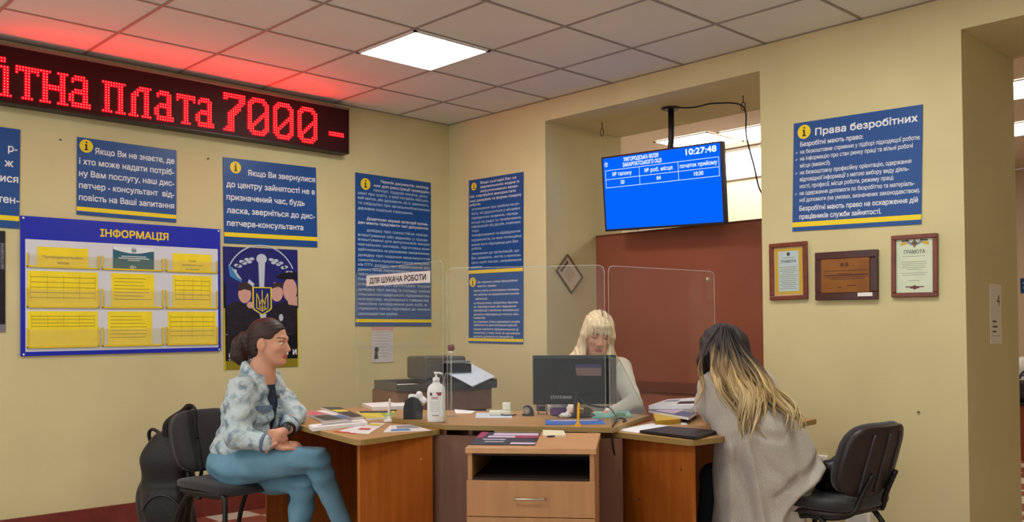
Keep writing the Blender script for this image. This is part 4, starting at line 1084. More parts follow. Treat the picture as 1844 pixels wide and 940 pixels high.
# hooks and cable under the soffit
for k, (px, py, lab) in enumerate(((1084, 221, 'small wire hook under the opening, left of the television'), (1338, 172, 'small wire hook under the opening that carries the cable'))):
    p = onZ(px, py, SOF)
    m = MB(); hz = .045 if k == 0 else .045
    m.tube([(p[0], p[1], SOF), (p[0], p[1], SOF - hz)], .004, n=6); 
    a = np.linspace(0, 2 * math.pi, 17); m.tube([(p[0] + .016 * math.sin(q), p[1], SOF - hz - .028 + .028 * math.cos(q)) for q in a], .0035, n=6, caps=False)
    tag(m.build('ceiling_hook', mat('rusty_wire', (92, 70, 48), .5), smooth=True), lab, 'hook')
p2 = onZ(1338, 172, SOF)
pts = [np.array([mtop[0] + .072, mtop[1] - .0, SOF - .012]), np.array([mtop[0] + .2, mtop[1], SOF - .03]), np.array([mtop[0] + .33, p2[1] - .02, SOF - .018]), p2 + np.array([0, 0, -.075]), onY(1344, 245, p2[1]), onY(1358, 300, p2[1]), onY(1366, 335, p2[1] - .02), onY(1374, 352, p2[1] - .02)]
m = MB(); m.tube(curve_pts(pts, 70), .0055, n=8); tag(m.build('tv_cable', M_blk, smooth=True), 'black cable looped from the television bracket over the hook to the right', 'cable')

# ================================================================== CHAIRS
M_fab = mat('chair_black_fabric', (40, 40, 42), .85, bump=.25, bscale=500, sheen=.2)
M_shell = mat('chair_shell_plastic', (34, 33, 35), .5)
M_frame_blk = mat('chair_frame_black', (18, 18, 18), .4)
def stacking_chair(loc, fwd, label, shell=M_shell, ribs=False):
    fw = np.array(fwd[:2], float); fw /= np.linalg.norm(fw); sd = np.array([-fw[1], fw[0]])
    f = Fr((loc[0], loc[1], 0), (*fw, 0), (*sd, 0))
    t = thing('visitor_chair', (loc[0], loc[1], 0), label, 'chair', 'black visitor chairs')
    m = MB(); pad(m, Fr(f(0, 0, .45), f.u, f.v), .215, .235, .03, .5, .42, bend=lambda x, y, z: (x, y, z - .02 * (x / .215) ** 2 * (x > 0) + .012 * (y / .235) ** 2)); m.build('seat', M_fab, t, smooth=True)
    m = MB(); pad(m, Fr(f(0, 0, .425), f.u, f.v), .205, .222, .016, .4, .4); m.build('seat_shell', shell, t, smooth=True)
    lean = math.radians(17)
    bu = f.v; bv = f.u * -math.sin(lean) + np.array([0, 0, 1]) * math.cos(lean)
    bc = f(-.235, 0, .655)
    bf = Fr(bc, bu, bv)                # u across, v up, w = u x v points forward (checked below)
    if bf.w @ f.u < 0: bf.w = -bf.w
    bend = lambda x, y, z: (x * (1 - .10 * (y / .16) ** 2 * (y > 0)), y, z + .10 * (x / .225) ** 2 * .42)
    m = MB(); pad(m, bf, .225, .165, .024, .45, .55, bend=bend); m.build('backrest', M_fab, t, smooth=True)
    bf2 = Fr(bf(0, 0, -.022), bf.u, bf.v); bf2.w = bf.w
    m = MB(); pad(m, bf2, .222, .163, .02, .4, .5, bend=bend); bs = m.build('back_shell', shell, t, smooth=True)
    if ribs:
        m = MB(); 
        for x in (-.11, 0.0, .11):
            P = [bf2(*bend(x, y, -.022)) for y in np.linspace(-.14, .13, 8)]
            m.tube(P, .006, n=6)
        m.build('shell_seam', mat('seam_grey', (58, 58, 62), .5), bs, smooth=True)
    for s_ in (-1, 1):
        y = .20 * s_
        m = MB(f); m.tube(curve_pts([(.235, y * 1.12, 0), (.205, y * 1.06, .25), (.185, y, .405), (.12, y, .412), (-.02, y, .412)], 30), .0125, n=10); m.build('leg', M_frame_blk, t, smooth=True)
        m = MB(f); m.tube(curve_pts([(-.27, y * 1.12, 0), (-.2, y * 1.06, .25), (-.1, y, .40), (.0, y, .398)], 30), .0125, n=10); m.build('leg', M_frame_blk, t, smooth=True)
        m = MB(f); m.tube(curve_pts([(-.02, y, .405), (-.15, y * .9, .408), (-.205, y * .6, .43), (-.235, y * .5, .50), (-.285, y * .45, .60)], 30), .0125, n=10, squash=1.0); m.build('back_support', M_frame_blk, t, smooth=True)
    return t, f, bf
FL = RIGHT * .82 - FWD * .57
chL, fL, bfL = stacking_chair(at(420, 872, 4.82), FL, 'black padded chair under the woman in the denim jacket, backpack hung on it')
FRr = -RIGHT * .62 + FWD * .78
chR, fR, bfR = stacking_chair(at(1488, 888, 4.22), FRr, 'black padded chair seen from behind at right, a handbag on its seat', mat('chair_shell_brown', (44, 34, 36), .42), True)

# clerk's swivel chair behind the middle desk
cl = at(1045, 700, 5.66)
t = thing('office_chair', (cl[0], cl[1], 0), 'black office chair behind the monitor, mostly hidden', 'chair')
of = Fr((cl[0], cl[1], 0), RIGHT * np.array([1, 1, 0]), FWD * np.array([1, 1, 0]))
m = MB(); pad(m, Fr(of(0, .0, .80), of.u, np.array([0, 0, 1.])), .27, .24, .045, .4, .5); m.build('backrest', M_fab, t, smooth=True)
m = MB(); pad(m, Fr(of(0, -.27, .47), of.u, of.v), .25, .25, .045, .45, .45); m.build('seat', M_fab, t, smooth=True)
m = MB(of); m.tube([(0, .04, .75), (0, .05, .45), (0, -.2, .42)], .025, n=10); m.build('back_bar', M_blk, t, smooth=True)
m = MB(of); m.tube([(0, -.27, .43), (0, -.27, .08)], .03, n=12); m.build('gas_column', M_blk, t, smooth=True)
for k in range(5):
    a = 2 * math.pi * k / 5 + .3
    m = MB(of); m.tube([(0, -.27, .1), (.28 * math.cos(a), -.27 + .28 * math.sin(a), .07)], [.024, .016], n=8); lg = m.build('base_arm', M_blk, t, smooth=True)
    m = MB(of); ca, sa = .28 * math.cos(a), -.27 + .28 * math.sin(a); m.tube([(ca - .012, sa, .028), (ca + .012, sa, .028)], .028, n=12); m.build('caster', M_blk, lg, smooth=True)

# ================================================================== BACKPACK AND HANDBAG
M_bag = mat('backpack_nylon', (17, 17, 19), .6, bump=.3, bscale=45, sheen=.1)
M_strap = mat('strap_black', (13, 13, 14), .6)
bc = at(303, 885, 5.05); bc[2] = .40
ax = np.array([RIGHT[0], RIGHT[1], 0]); ax /= np.linalg.norm(ax); ay = np.array([FWD[0], FWD[1], 0]); ay /= np.linalg.norm(ay); az = np.array([0, 0, 1.0])
tiltv = az * math.cos(.16) + ax * -math.sin(.16) * -.3
bp = thing('backpack', bc - az * .27, 'black backpack hanging by its strap behind the left chair', 'backpack')
s = Soft(bc - .42, bc + .42, .009)
s.brick(bc - az * .05, (.135, .10, .24), (ax, ay, az), .07, .03); s.blob(bc + az * .14 + ax * -.015, (.105, .085, .16), (ax, ay, az), .06)
s.brick(bc - az * .13 - ay * .09 + ax * .02, (.105, .06, .13), (ax, ay, az), .045, .035); s.blob(bc - az * .10 - ax * .12, (.05, .07, .11), (ax, ay, az), .03)
s.ripple(lambda X, Y, Z: .006 * np.sin(26 * Z + 14 * X - 9 * Y) + .004 * np.sin(40 * (X - Y) + 11 * Z))
s.build('bag_body', M_bag, bp, relax=2)
m = MB(); m.tube(curve_pts([bc + az * .235 - ax * .01, bc + az * .285 - ax * .055, bc + az * .30 - ax * .09, bc + az * .27 - ax * .105, bc + az * .2 - ax * .085], 24), .017, n=8, squash=.5); m.build('top_handle', M_strap, bp, smooth=True)
# strap over the back of the chair
st = [bc + az * .22 + ax * .01, at(303, 800, 5.02), at(300, 765, 5.0), bfL(-.05, .172, -.065), bfL(-.05, .186, -.01), bfL(-.06, .16, .05), bfL(-.07, .08, .048), bfL(-.075, .0, .045)]
m = MB(); m.tube(curve_pts(st, 50), .019, n=8, squash=.35); m.build('shoulder_strap', M_strap, bp, smooth=True)
m = MB(); m.tube(curve_pts([bfL(-.075, .01, .046), bfL(-.08, -.1, .045), bfL(-.08, -.19, .02), bc + ax * .13 + az * .02, bc + ax * .13 - az * .1], 40), .011, n=8, squash=.4); m.build('strap_webbing', M_strap, bp, smooth=True)
m = MB(); m.tube(curve_pts([bfL(.02, -.15, .03), bfL(.05, -.185, .03), bfL(.09, -.2, .05)], 16), .005, n=6); m.build('strap_end', M_strap, bp, smooth=True)
m = MB(bfL and WORLD)
P = [bc - ay * .155 + ax * (.02 + .10 * math.cos(a)) - az * (.13 - .10 * math.sin(a)) for a in np.linspace(math.pi * .95, .05, 14)]
m.tube(P, .005, n=6); m.build('pocket_zip', mat('zip_grey', (48, 48, 52), .4), bp, smooth=True)

hb = at(1498, 845, 4.26); hb[2] = .555
hbag = thing('handbag', hb - az * .08, 'small black handbag standing on the seat of the right chair', 'handbag')
a2 = fR.v; a1 = fR.u
s = Soft(hb - .26, hb + .26, .007)
s.brick(hb + a1 * -.05, (.05, .10, .072), (a1, a2, az), .035, .02); s.blob(hb + a1 * -.06 + az * .055, (.035, .085, .05), (a1, a2, az), .04); s.blob(hb + a1 * .03 - az * .03, (.05, .09, .045), (a1, a2, az), .03)
s.ripple(lambda X, Y, Z: .005 * np.sin(45 * Z + 30 * X) + .004 * np.sin(60 * (X + Y)))
s.build('bag_body', mat('handbag_leather', (16, 15, 16), .4, bump=.2, bscale=60), hbag, relax=2)
m = MB(); m.tube(curve_pts([hb + a1 * .03 + a2 * .07 + az * .0, hb + a1 * .05 + a2 * .06 + az * .035, hb + a1 * .09 + a2 * .03 - az * .03, hb + a1 * .06 - a2 * .05 - az * .045], 30), .006, n=8); m.build('strap', M_strap, hbag, smooth=True)
m = MB(); m.lathe([(.001, -.004), (.007, -.004), (.007, .004), (.001, .004)], n=10); m.V = [hb + a1 * .062 + a2 * .07 + az * -.03 + v for v in m.V]; m.build('buckle', M_steel, hbag)

# ================================================================== SOCKETS AND WALL BOX AT RIGHT
for k, (px, py, lab) in enumerate(((1481, 832, 'upper of two white wall sockets beside the right chair'), (1482, 857, 'lower of two white wall sockets beside the right chair'))):
    p = onY(px, py, 0); t = thing('wall_socket', p, lab, 'socket', 'wall sockets'); f = Fr(p, (1, 0, 0), (0, 0, 1)); f.w = np.array([0, -1.0, 0])
    q = .041 if k == 0 else .04
    MB(f).box(-q, q, -q, q, 0, .03).build('plate', M_white, t, bevel=.006, bseg=3)
    m = MB(f); m.ring(0, 0, .018, .027, .0306, 0, 24); m.disc(0, 0, .018, .0303, 1, 20); m.build('socket_well', [mat('socket_rim', (200, 196, 184), .4), mat('socket_dark', (70, 62, 54), .5)], t)
    m = MB(f); m.disc(-.007, 0, .003, .031, 0, 8); m.disc(.007, 0, .003, .031, 0, 8); m.build('socket_holes', M_black, t)
c0, c1 = onY(1529, 909, 0), onY(1574, 912, 0)
f = Fr((c0[0], 0, .0), (1, 0, 0), (0, 0, 1)); f.w = np.array([0, -1.0, 0]); bw = c1[0] - c0[0]
t = thing('wall_box', (c0[0] + bw / 2, 0, .04), 'white plastic box low on the wall behind the right chair', 'wall box')
MB(f).box(0, bw, .02, .232, 0, .05).build('housing', M_white, t, bevel=.005)
MB(f).box(.02, bw - .02, .045, .205, .0502, .054).build('cover', mat('box_cover', (214, 214, 208), .4), t, bevel=.002)
# ================================================================== PEOPLE
def nz(v): v = np.array(v, float); return v / np.linalg.norm(v)
RH = nz([RIGHT[0], RIGHT[1], 0]); FH = nz([FWD[0], FWD[1], 0]); UP = np.array([0, 0, 1.0])
M_skin = mat('skin', (204, 150, 122), .5, var=.05, scale=18, spec=.35)
M_lip = mat('lips', (172, 92, 86), .4); M_browm = mat('brows_lashes', (64, 44, 36), .6); M_eyew = mat('eye_white', (220, 214, 206), .3); M_iris = mat('iris', (58, 48, 40), .3)
def strand_mat(name, c1, c2, scale=70, stretch=(1, 1, .08), rough=.42):
    return mat(name, c1, rough, col2=c2, scale=scale, stretch=stretch, bump=.35, bscale=scale * 1.3, spec=.5, detail=3)

class Head:
    """a head in its own frame: origin midway between the eyes inside the skull, f forward, u up, s to its left"""
    def __init__(s, o, f, up=UP, k=1.0):
        s.o = np.array(o, float); s.f = nz(f); s.u = nz(np.array(up, float) - s.f * (np.array(up, float) @ s.f)); s.s = np.cross(s.u, s.f); s.k = k
        s.ax = (s.f, s.s, s.u)
    def __call__(s, f, l, u): return s.o + (s.f * f + s.s * l + s.u * u) * s.k
    def loc(s, P): d = (P - s.o) / s.k; return np.column_stack([d @ s.f, d @ s.s, d @ s.u])
    def solid(s, q):
        k = s.k; A = s.ax
        q.blob(s(-.012, 0, .036), np.array((.096, .074, .082)) * k, A, .0)
        q.blob(s(.028, 0, -.032), np.array((.064, .060, .084)) * k, A, .03)
        for l in (-1, 1):
            q.limb(s(-.002, l * .052, -.045), s(.052, l * .022, -.092), .022 * k, .018 * k, .03)
            q.blob(s(.062, l * .040, -.026), np.array((.022, .022, .018)) * k, A, .022)
        q.blob(s(.072, 0, -.098), np.array((.020, .022, .018)) * k, A, .022)
        q.limb(s(.080, -.034, .020), s(.080, .034, .020), .011 * k, .011 * k, .016)
        q.limb(s(.084, 0, .010), s(.106, 0, -.034), .007 * k, .0105 * k, .010)
        for l in (-1, 1):
            q.blob(s(.096, l * .012, -.040), np.array((.012, .008, .008)) * k, A, .006)
            q.blob(s(.094, l * .032, -.002), np.array((.014, .017, .011)) * k, A, .012, 'cut')
            q.blob(s(.072, l * .032, -.003), np.array((.0145, .015, .0125)) * k, A, .003)
        q.limb(s(.088, -.014, -.066), s(.088, .014, -.066), .0065 * k, .0065 * k, .006); q.limb(s(.087, -.013, -.0775), s(.087, .013, -.0775), .0072 * k, .0072 * k, .006)
        q.limb(s(.100, -.016, -.0715), s(.100, .016, -.0715), .0028 * k, .0028 * k, .004, 'cut')
        for l in (-1, 1):
            q.blob(s(-.010, l * .078, -.014), np.array((.021, .014, .034)) * k, (nz(s.f - .35 * s.s * l * -1), s.s, s.u), .006)
            q.blob(s(-.003, l * .092, -.010), np.array((.010, .008, .019)) * k, A, .004, 'cut')
            q.blob(s(-.006, l * .077, -.043), np.array((.008, .006, .009)) * k, A, .006)
    def paint(s, P, closed=False):
        L = s.loc(P); m = np.zeros(len(P), int)
        f, l, u = L.T; al = np.abs(l)
        m[(f > .076) & (((l / .025) ** 2 + ((u + .071) / .0125) ** 2) < 1)] = 1
        m[(f > .05) & (np.abs(u - .0205 - .004 * (al > .03)) < .0030) & (al > .013) & (al < .052)] = 2
        e = ((al - .032) / .0145) ** 2 + ((u + .003) / (.0062 if not closed else .003)) ** 2
        on = (f > .045) & (e < 1)
        if closed: m[on] = 2
        else:
            m[on] = 3; m[on & (np.abs(al - .032) < .0058)] = 4
            m[(f > .045) & (np.abs(u - .0045) < .0016) & (np.abs(al - .032) < .016)] = 2
        return m

def hand(q, wrist, palm, spread, fdirs, k=.006, lens=(.075, .083, .078, .062), curl=.35, thumb=None, rs=1.0):
    """wrist and palm centre points, spread: unit vector across the knuckles from index to little finger, fdirs: finger direction, then its bent direction"""
    wrist, palm, spread = np.array(wrist, float), np.array(palm, float), nz(spread); d1, d2 = nz(fdirs[0]), nz(fdirs[1])
    ax0 = nz(palm - wrist); nrm = nz(np.cross(ax0, spread))
    q.limb(wrist, palm, .024 * rs, .026 * rs, .012)
    q.brick(palm, (.040, .036, .013), (ax0, spread, nrm), .012, .010)
    for j in range(4):
        base = palm + ax0 * .036 + spread * (-.029 + .0193 * j); L = lens[j]
        a = base + d1 * L * .48; b = a + nz(d1 * (1 - curl) + d2 * curl) * L * .32; c = b + d2 * L * .27
        q.chain([base, a, b, c], [.0088 * rs, .0082 * rs, .0076 * rs, .0066 * rs], k)
    if thumb is not None:
        b0 = palm - spread * .034 - ax0 * .012; t = nz(thumb)
        q.chain([b0, b0 + nz(t - spread * .5) * .034, b0 + nz(t - spread * .5) * .034 + t * .030, b0 + nz(t - spread * .5) * .034 + t * .03 + nz(t + d2 * .5) * .024], [.013, .0105, .0095, .0078], k)

# ------------------------------------------------------------------ seated woman in the denim jacket
f1 = nz(RH * .94 - FH * .34); l1 = np.cross(UP, f1)
HD = Head(at(485, 616, 4.76), RH * .985 - FH * .13 - UP * .05, UP + RH * .06)
w1 = thing('person', at(430, 870, 4.78), 'woman in a light denim jacket and jeans sitting cross-legged at the left desk', 'person')
lo1, hi1 = at(430, 800, 4.75) - np.array([.62, .62, .86]), at(430, 800, 4.75) + np.array([.75, .75, .72])
lo1[2] = -.005; hi1[2] = 1.31
neck = at(469, 678, 4.77); chest = at(456, 735, 4.78); belly = at(438, 798, 4.78); pelv = at(424, 836, 4.78)
shR, shL = at(437, 702, 4.63), at(482, 694, 4.92)
elR, wrR = at(428, 786, 4.56), at(478, 797, 4.53)
elL, wrL = at(531, 747, 4.80), at(519, 772, 4.63)
hpR, hpL = at(424, 842, 4.68), at(436, 848, 4.87)
knR, anR = at(570, 823, 4.58), at(622, 955, 4.66)
knL, anL = at(548, 868, 4.70), at(533, 1005, 4.66)
B1 = Soft(lo1, hi1, .005)
HD.solid(B1)
B1.limb(HD(-.022, 0, -.06), neck, .052, .056, .03); B1.limb(neck, chest, .07, .10, .05)
B1.blob(chest, (.095, .14, .15), (f1, l1, UP), .05); B1.limb(chest, belly, .10, .11, .05); B1.limb(belly, pelv, .11, .125, .05)
B1.limb(shR, shL, .05, .05, .04)
for (a, b, c) in ((shR, elR, wrR), (shL, elL, wrL)): B1.limb(a, b, .044, .036, .03); B1.limb(b, c, .034, .024, .02)
for (a, b, c) in ((hpR, knR, anR), (hpL, knL, anL)): B1.limb(a, b, .07, .045, .04); B1.limb(b, c, .043, .028, .02); B1.limb(c, c + f1 * .15 - UP * .03, .03, .022, .01)
# left hand laid over the right wrist, right hand beneath it
pL = at(501, 784, 4.555)
hand(B1, wrL, pL, nz(UP * .75 - RH * .35 + FH * .2), (nz(-RH * .9 - UP * .45), nz(-RH * .35 - UP * .85 + FH * .35)), lens=(.066, .072, .068, .056), curl=.5, thumb=nz(-RH * .75 + UP * .05 - FH * .25))
pR = at(507, 800, 4.585)
hand(B1, wrR, pR, nz(FH * .8 + UP * .3), (nz(RH * .9 - UP * .15 + FH * .3), nz(RH * .5 - UP * .6 + FH * .3)), curl=.4, thumb=nz(RH * .8 + FH * .2))
B1.build('body', [M_skin, M_lip, M_browm, M_eyew, M_iris], w1, paint=lambda P: HD.paint(P), relax=1)
# hair pulled back into a tail
M_hair1 = strand_mat('hair_dark_brown', (36, 22, 19), (60, 37, 31), 60, (.25, .25, 1.0), .55)
q = Soft(HD.o - .24, HD.o + .22, .005)
q.blob(HD(-.016, 0, .038), (.101, .080, .088), HD.ax, 0)
q.blob(HD(-.05, 0, -.03), (.058, .066, .062), HD.ax, .03)
q.blob(HD(.105, 0, -.03), (.085, .12, .098), HD.ax, .012, 'cut')
q.blob(HD(.010, .088, -.040), (.050, .05, .056), HD.ax, .012, 'cut'); q.blob(HD(.010, -.088, -.040), (.050, .05, .056), HD.ax, .012, 'cut')
q.half(HD(-.03, 0, -.082), nz(-HD.u * 1.0 + HD.f * .25), .01)
tail = [HD(-.10, .0, .022), HD(-.128, -.004, .012), HD(-.150, -.006, -.03), HD(-.152, -.004, -.075), HD(-.128, 0, -.115)]
q.chain(tail, [.022, .034, .044, .044, .018], .02)
q.limb(tail[2] + HD.u * .01, tail[3], .042, .03, .02)
q.ripple(lambda X, Y, Z: .0010 * np.sin(300 * (Z - .35 * ((X - HD.o[0]) * HD.f[0] + (Y - HD.o[1]) * HD.f[1])) + 40 * (X + Y)) * np.clip(1.2, 0, 1) + .0022 * np.sin(170 * ((X - HD.o[0]) * HD.f[0] + (Y - HD.o[1]) * HD.f[1]) + 30 * Z) * (((X - HD.o[0]) * HD.f[0] + (Y - HD.o[1]) * HD.f[1]) < -.105))
q.build('hair', M_hair1, w1, relax=1)
m = MB(); a_ = np.linspace(0, 2 * math.pi, 15); tc = HD(-.110, 0, .018)
m.tube([tc + HD.s * .024 * math.cos(t) + HD.u * .024 * math.sin(t) for t in a_], .007, n=8, caps=False); m.build('hair_tie', mat('hair_tie_grey', (96, 84, 88), .6), w1, smooth=True)
m = MB(); ec = HD(-.004, -.083, -.052); m.lathe([(.0005, -.004), (.004, 0), (.0005, .004)], n=8); m.V = [ec + np.array(v) for v in m.V]; m.build('earring', M_steel, w1, smooth=True)
# T-shirt
q = Soft(chest - .36, chest + .36, .007)
q.limb(neck - UP * .02, chest, .072, .108, .05); q.blob(chest, (.106, .15, .16), (f1, l1, UP), .05); q.limb(chest, belly, .108, .12, .05); q.blob(belly - UP * .03, (.125, .15, .10), (f1, l1, UP), .05)
q.half(neck + UP * .012 + f1 * .0, nz(UP + f1 * .55), .008)
q.build('shirt', mat('navy_shirt', (26, 34, 58), .8), w1)
# denim jacket
M_denim = mat('bleached_denim', (108, 132, 150), .85, col2=(186, 200, 202), scale=21, detail=8, ramp=(.33, .52), bump=.6, bscale=90)
M_denim2 = mat('denim_seam', (98, 116, 140), .85, var=.2, scale=30)
J = Soft(lo1, hi1, .0062)
J.blob(chest + UP * .01, (.128, .172, .17), (f1, l1, UP), .0); J.limb(chest, belly, .132, .138, .05); J.blob(belly - UP * .015, (.145, .168, .075), (f1, l1, UP), .04)
J.limb(shR, shL, .064, .064, .05); J.limb(neck - UP * .03, chest, .085, .12, .06)
J.limb(shR, elR, .070, .062, .03); J.limb(elR, wrR, .060, .043, .02); J.limb(shL, elL, .068, .058, .03); J.limb(elL, wrL + (elL - wrL) * .22, .056, .045, .02)
def denim_folds(X, Y, Z):
    return (.0055 * np.sin(55 * Z + 20 * (X + Y)) * np.sin(30 * (X - Y) + 9) + .005 * np.sin(85 * (Z + .4 * X - .3 * Y)) * np.sin(24 * (X + Y) + 2)).astype(np.float32)
J.ripple(denim_folds)
for zz, lf in ((.085, 0),):
    J.limb(belly - UP * .005 - l1 * .17 - f1 * .1, belly - UP * .005 - l1 * .17 + f1 * .12, .006, .006, .008, 'cut')
J.half(belly - UP * .052, nz(-UP - f1 * .12), .006)
J.blob(neck + UP * .068 + f1 * .015, (.078, .075, .085), (f1, l1, UP), .01, 'cut')
J.brick(chest + f1 * .15 - UP * .07, (.09, .022, .24), (f1, l1, nz(UP + f1 * .05)), .01, .012, 'cut')
J.brick(chest + f1 * .14 + UP * .09, (.06, .045, .09), (f1, l1, UP), .03, .02, 'cut')
# collar
cp = lambda t, z, r: neck + f1 * (r * math.cos(t) + .0) + l1 * (r * math.sin(t)) + UP * z
for sg in (-1, 1):
    P = [cp(sg * t, zz, rr) for t, zz, rr in ((math.pi, .068, .072), (2.4, .062, .076), (1.8, .044, .084), (1.25, .006, .100), (.8, -.055, .116))]
    J.chain(P, [.016, .017, .018, .019, .014], .012)
    P2 = [p - UP * .028 + (p - neck) * .12 for p in P]
    J.chain(P2[:-1] + [P[-1] - UP * .02], [.012, .013, .014, .015, .01], .014)
jk = J.build('denim_jacket', M_denim, w1, relax=1)
# jacket details: cuffs, hem band, pocket flap, buttons, yoke seam
def ring_at(name, c, axis, r, t, m_, par, squash=1.0):
    axis = nz(axis); a = nz(np.cross(axis, UP + .01)); b = np.cross(axis, a); m = MB()
    m.tube([c + a * r * math.cos(t_) + b * r * squash * math.sin(t_) for t_ in np.linspace(0, 2 * math.pi, 25)], t, n=8, caps=False); return m.build(name, m_, par, smooth=True)
ring_at('cuff', wrR + (elR - wrR) * .03, wrR - elR, .040, .009, M_denim2, jk); ring_at('cuff', wrL + (elL - wrL) * .24, wrL - elL, .041, .009, M_denim2, jk)
for l_ in (-1,):
    pf_ = Fr(chest + f1 * .128 + l1 * -.085 + UP * .005, nz(l1 * 1.0 + f1 * .55) * -1, UP)
    if pf_.w @ f1 < 0: pf_.w = -pf_.w
    m = MB(pf_); m.prism([(-.042, .018), (.042, .018), (.042, -.004), (0, -.02), (-.042, -.004)], -.006, .006); m.build('pocket_flap', M_denim2, jk, bevel=.003)
M_button = mat('jacket_button', (130, 118, 100), .35, metal=.7)
for k in range(4):
    c = chest + f1 * (.128 - .0 * k) + l1 * .038 + UP * (.06 - .062 * k) + f1 * (.008 * k)
    m = MB(Fr(c, l1, UP)); m.lathe([(.001, -.006), (.008, -.006), (.008, .004), (.004, .007), (.001, .007)], n=12)
    m.build('button', M_button, jk)
# wristwatch
wd = nz(wrL - elL); ring_at('wristwatch', wrL + wd * .0, wd, .030, .009, mat('watch_black', (24, 24, 26), .35), w1)
m = MB(Fr(wrL - FH * .034 + UP * .008, nz(RH * .8 - UP * .5), nz(UP * .8 + RH * .5))); m.lathe([(.001, -.006), (.021, -.006), (.021, .005), (.016, .008), (.001, .008)], n=20); m.build('watch_face', mat('watch_dial', (52, 54, 58), .25), w1)
# jeans
M_jeans = mat('blue_jeans', (88, 132, 154), .85, col2=(112, 156, 176), scale=7, detail=5, bump=.25, bscale=260)
q = Soft(lo1, hi1, .0062)
q.blob(pelv + UP * .01, (.135, .165, .10), (f1, l1, UP), .0); q.limb(hpR, hpL, .095, .095, .04)
md = lambda a, b, t: a + (b - a) * t
q.chain([hpL, md(hpL, knL, .5), knL], [.094, .086, .066], .03); q.chain([knL, md(knL, anL, .35), anL], [.066, .060, .045], .02)
q.chain([hpR, md(hpR, knR, .5) + UP * .008, knR], [.096, .088, .066], .02); q.chain([knR, md(knR, anR, .3) + f1 * -.01, anR], [.066, .058, .044], .015)
q.blob(belly, (.15, .16, .11), (f1, l1, UP), .02)
def jean_folds(X, Y, Z):
    d = (X - knR[0]) ** 2 + (Y - knR[1]) ** 2 + (Z - knR[2]) ** 2; e = (X - hpR[0]) ** 2 + (Y - hpR[1]) ** 2 + (Z - hpR[2]) ** 2
    g_ = (X - knL[0]) ** 2 + (Y - knL[1]) ** 2 + (Z - knL[2]) ** 2
    w_ = np.exp(-d / .012) + .8 * np.exp(-e / .02) + np.exp(-g_ / .012)
    return (w_ * .007 * np.sin(95 * (Z * .8 + .35 * X - .3 * Y))).astype(np.float32) + (.002 * np.sin(38 * Z + 30 * X) * np.sin(33 * Y)).astype(np.float32)
q.ripple(jean_folds); q.half(belly - UP * .0, UP, .01)
q.build('jeans', M_jeans, w1, relax=1)
M_shoe = mat('dark_shoe', (34, 30, 32), .5)
for c, dz in ((anR, 1), (anL, 0)):
    s_ = Soft(c - .3, c + .3, .008); dn = UP * -.02
    fd_ = f1 if dz == 0 else nz(f1 - UP * .35)
    g0 = c - UP * .05
    if dz == 0: g0[2] = .045
    s_.limb(g0 - fd_ * .04, g0 + fd_ * .15, .042, .034, .02); s_.limb(c, g0, .046, .04, .02)
    if dz == 0: s_.half((0, 0, .002), (0, 0, -1), .003)
    s_.build('shoe', M_shoe, w1)

# ------------------------------------------------------------------ clerk behind the monitor
fc = nz(-FH * .97 + RH * .06); lc = np.cross(UP, fc)
HC = Head(at(1077, 600, 5.27), -FH * .93 + RH * .05 - UP * .30, UP + RH * .07)
w2 = thing('person', at(1070, 780, 5.35) * np.array([1, 1, 0]) + UP * .47, 'blonde clerk in a cream blouse behind the monitor, looking down', 'person')
nk = at(1071, 642, 5.32); ch2 = at(1070, 690, 5.36); pv = at(1066, 790, 5.42); pv[2] = .60
sl, sr = at(1024, 662, 5.33), at(1118, 664, 5.33)
el2, wl2 = at(1000, 735, 5.22), at(1036, 742, 5.08); er2, wr2 = at(1141, 728, 5.17), at(1092, 748, 5.02)
lo2, hi2 = pv - np.array([.55, .55, .6]), pv + np.array([.55, .55, .86]); lo2[2] = .0
B2 = Soft(lo2, hi2, .0056)
HC.solid(B2)
B2.limb(HC(-.022, 0, -.06), nk, .048, .052, .03); B2.limb(nk, ch2, .06, .10, .05); B2.blob(ch2, (.09, .14, .15), (fc, lc, UP), .05); B2.limb(ch2, pv, .10, .12, .05); B2.limb(sl, sr, .045, .045, .04)
for a, b, c in ((sl, el2, wl2), (sr, er2, wr2)): B2.limb(a, b, .042, .034, .03); B2.limb(b, c, .033, .023, .02)
hand(B2, wl2, wl2 + nz(RH * .35 - FH * .9) * .06, RH * -.9 - FH * .3, (nz(-FH + RH * .3), nz(-FH * .7 - UP * .6)), thumb=nz(-FH + RH * .6)); hand(B2, wr2, wr2 + nz(-RH * .35 - FH * .9) * .06, RH * .9 - FH * .3, (nz(-FH - RH * .3), nz(-FH * .7 - UP * .6)), thumb=nz(-FH - RH * .6))
for sg in (-1, 1):
    hp = pv + lc * .09 * sg - UP * .02; kn = hp + fc * .36 - UP * .03; kn2 = kn - UP * .40 - fc * .02
    B2.limb(hp, kn, .07, .048, .04); B2.limb(kn, kn2, .045, .03, .02); B2.limb(kn2, kn2 + fc * .12 - UP * .03, .03, .022, .01)
B2.build('body', [M_skin, M_lip, M_browm, M_eyew, M_iris], w2, paint=lambda P: HC.paint(P, True))
q = Soft(lo2, hi2, .0075)
q.blob(ch2 + UP * .01, (.115, .165, .17), (fc, lc, UP), 0); q.limb(ch2, pv, .12, .135, .05); q.limb(sl, sr, .058, .058, .05); q.limb(nk - UP * .03, ch2, .075, .1, .05)
for a, b, c in ((sl, el2, wl2), (sr, er2, wr2)): q.limb(a, b, .060, .052, .03); q.limb(b, c + (b - c) * .15, .048, .036, .02)
q.blob(nk + UP * .045 + fc * .03, (.07, .07, .08), (fc, lc, UP), .01, 'cut')
q.ripple(lambda X, Y, Z: .004 * np.sin(50 * Z + 25 * X) * np.sin(36 * (X - Y)))
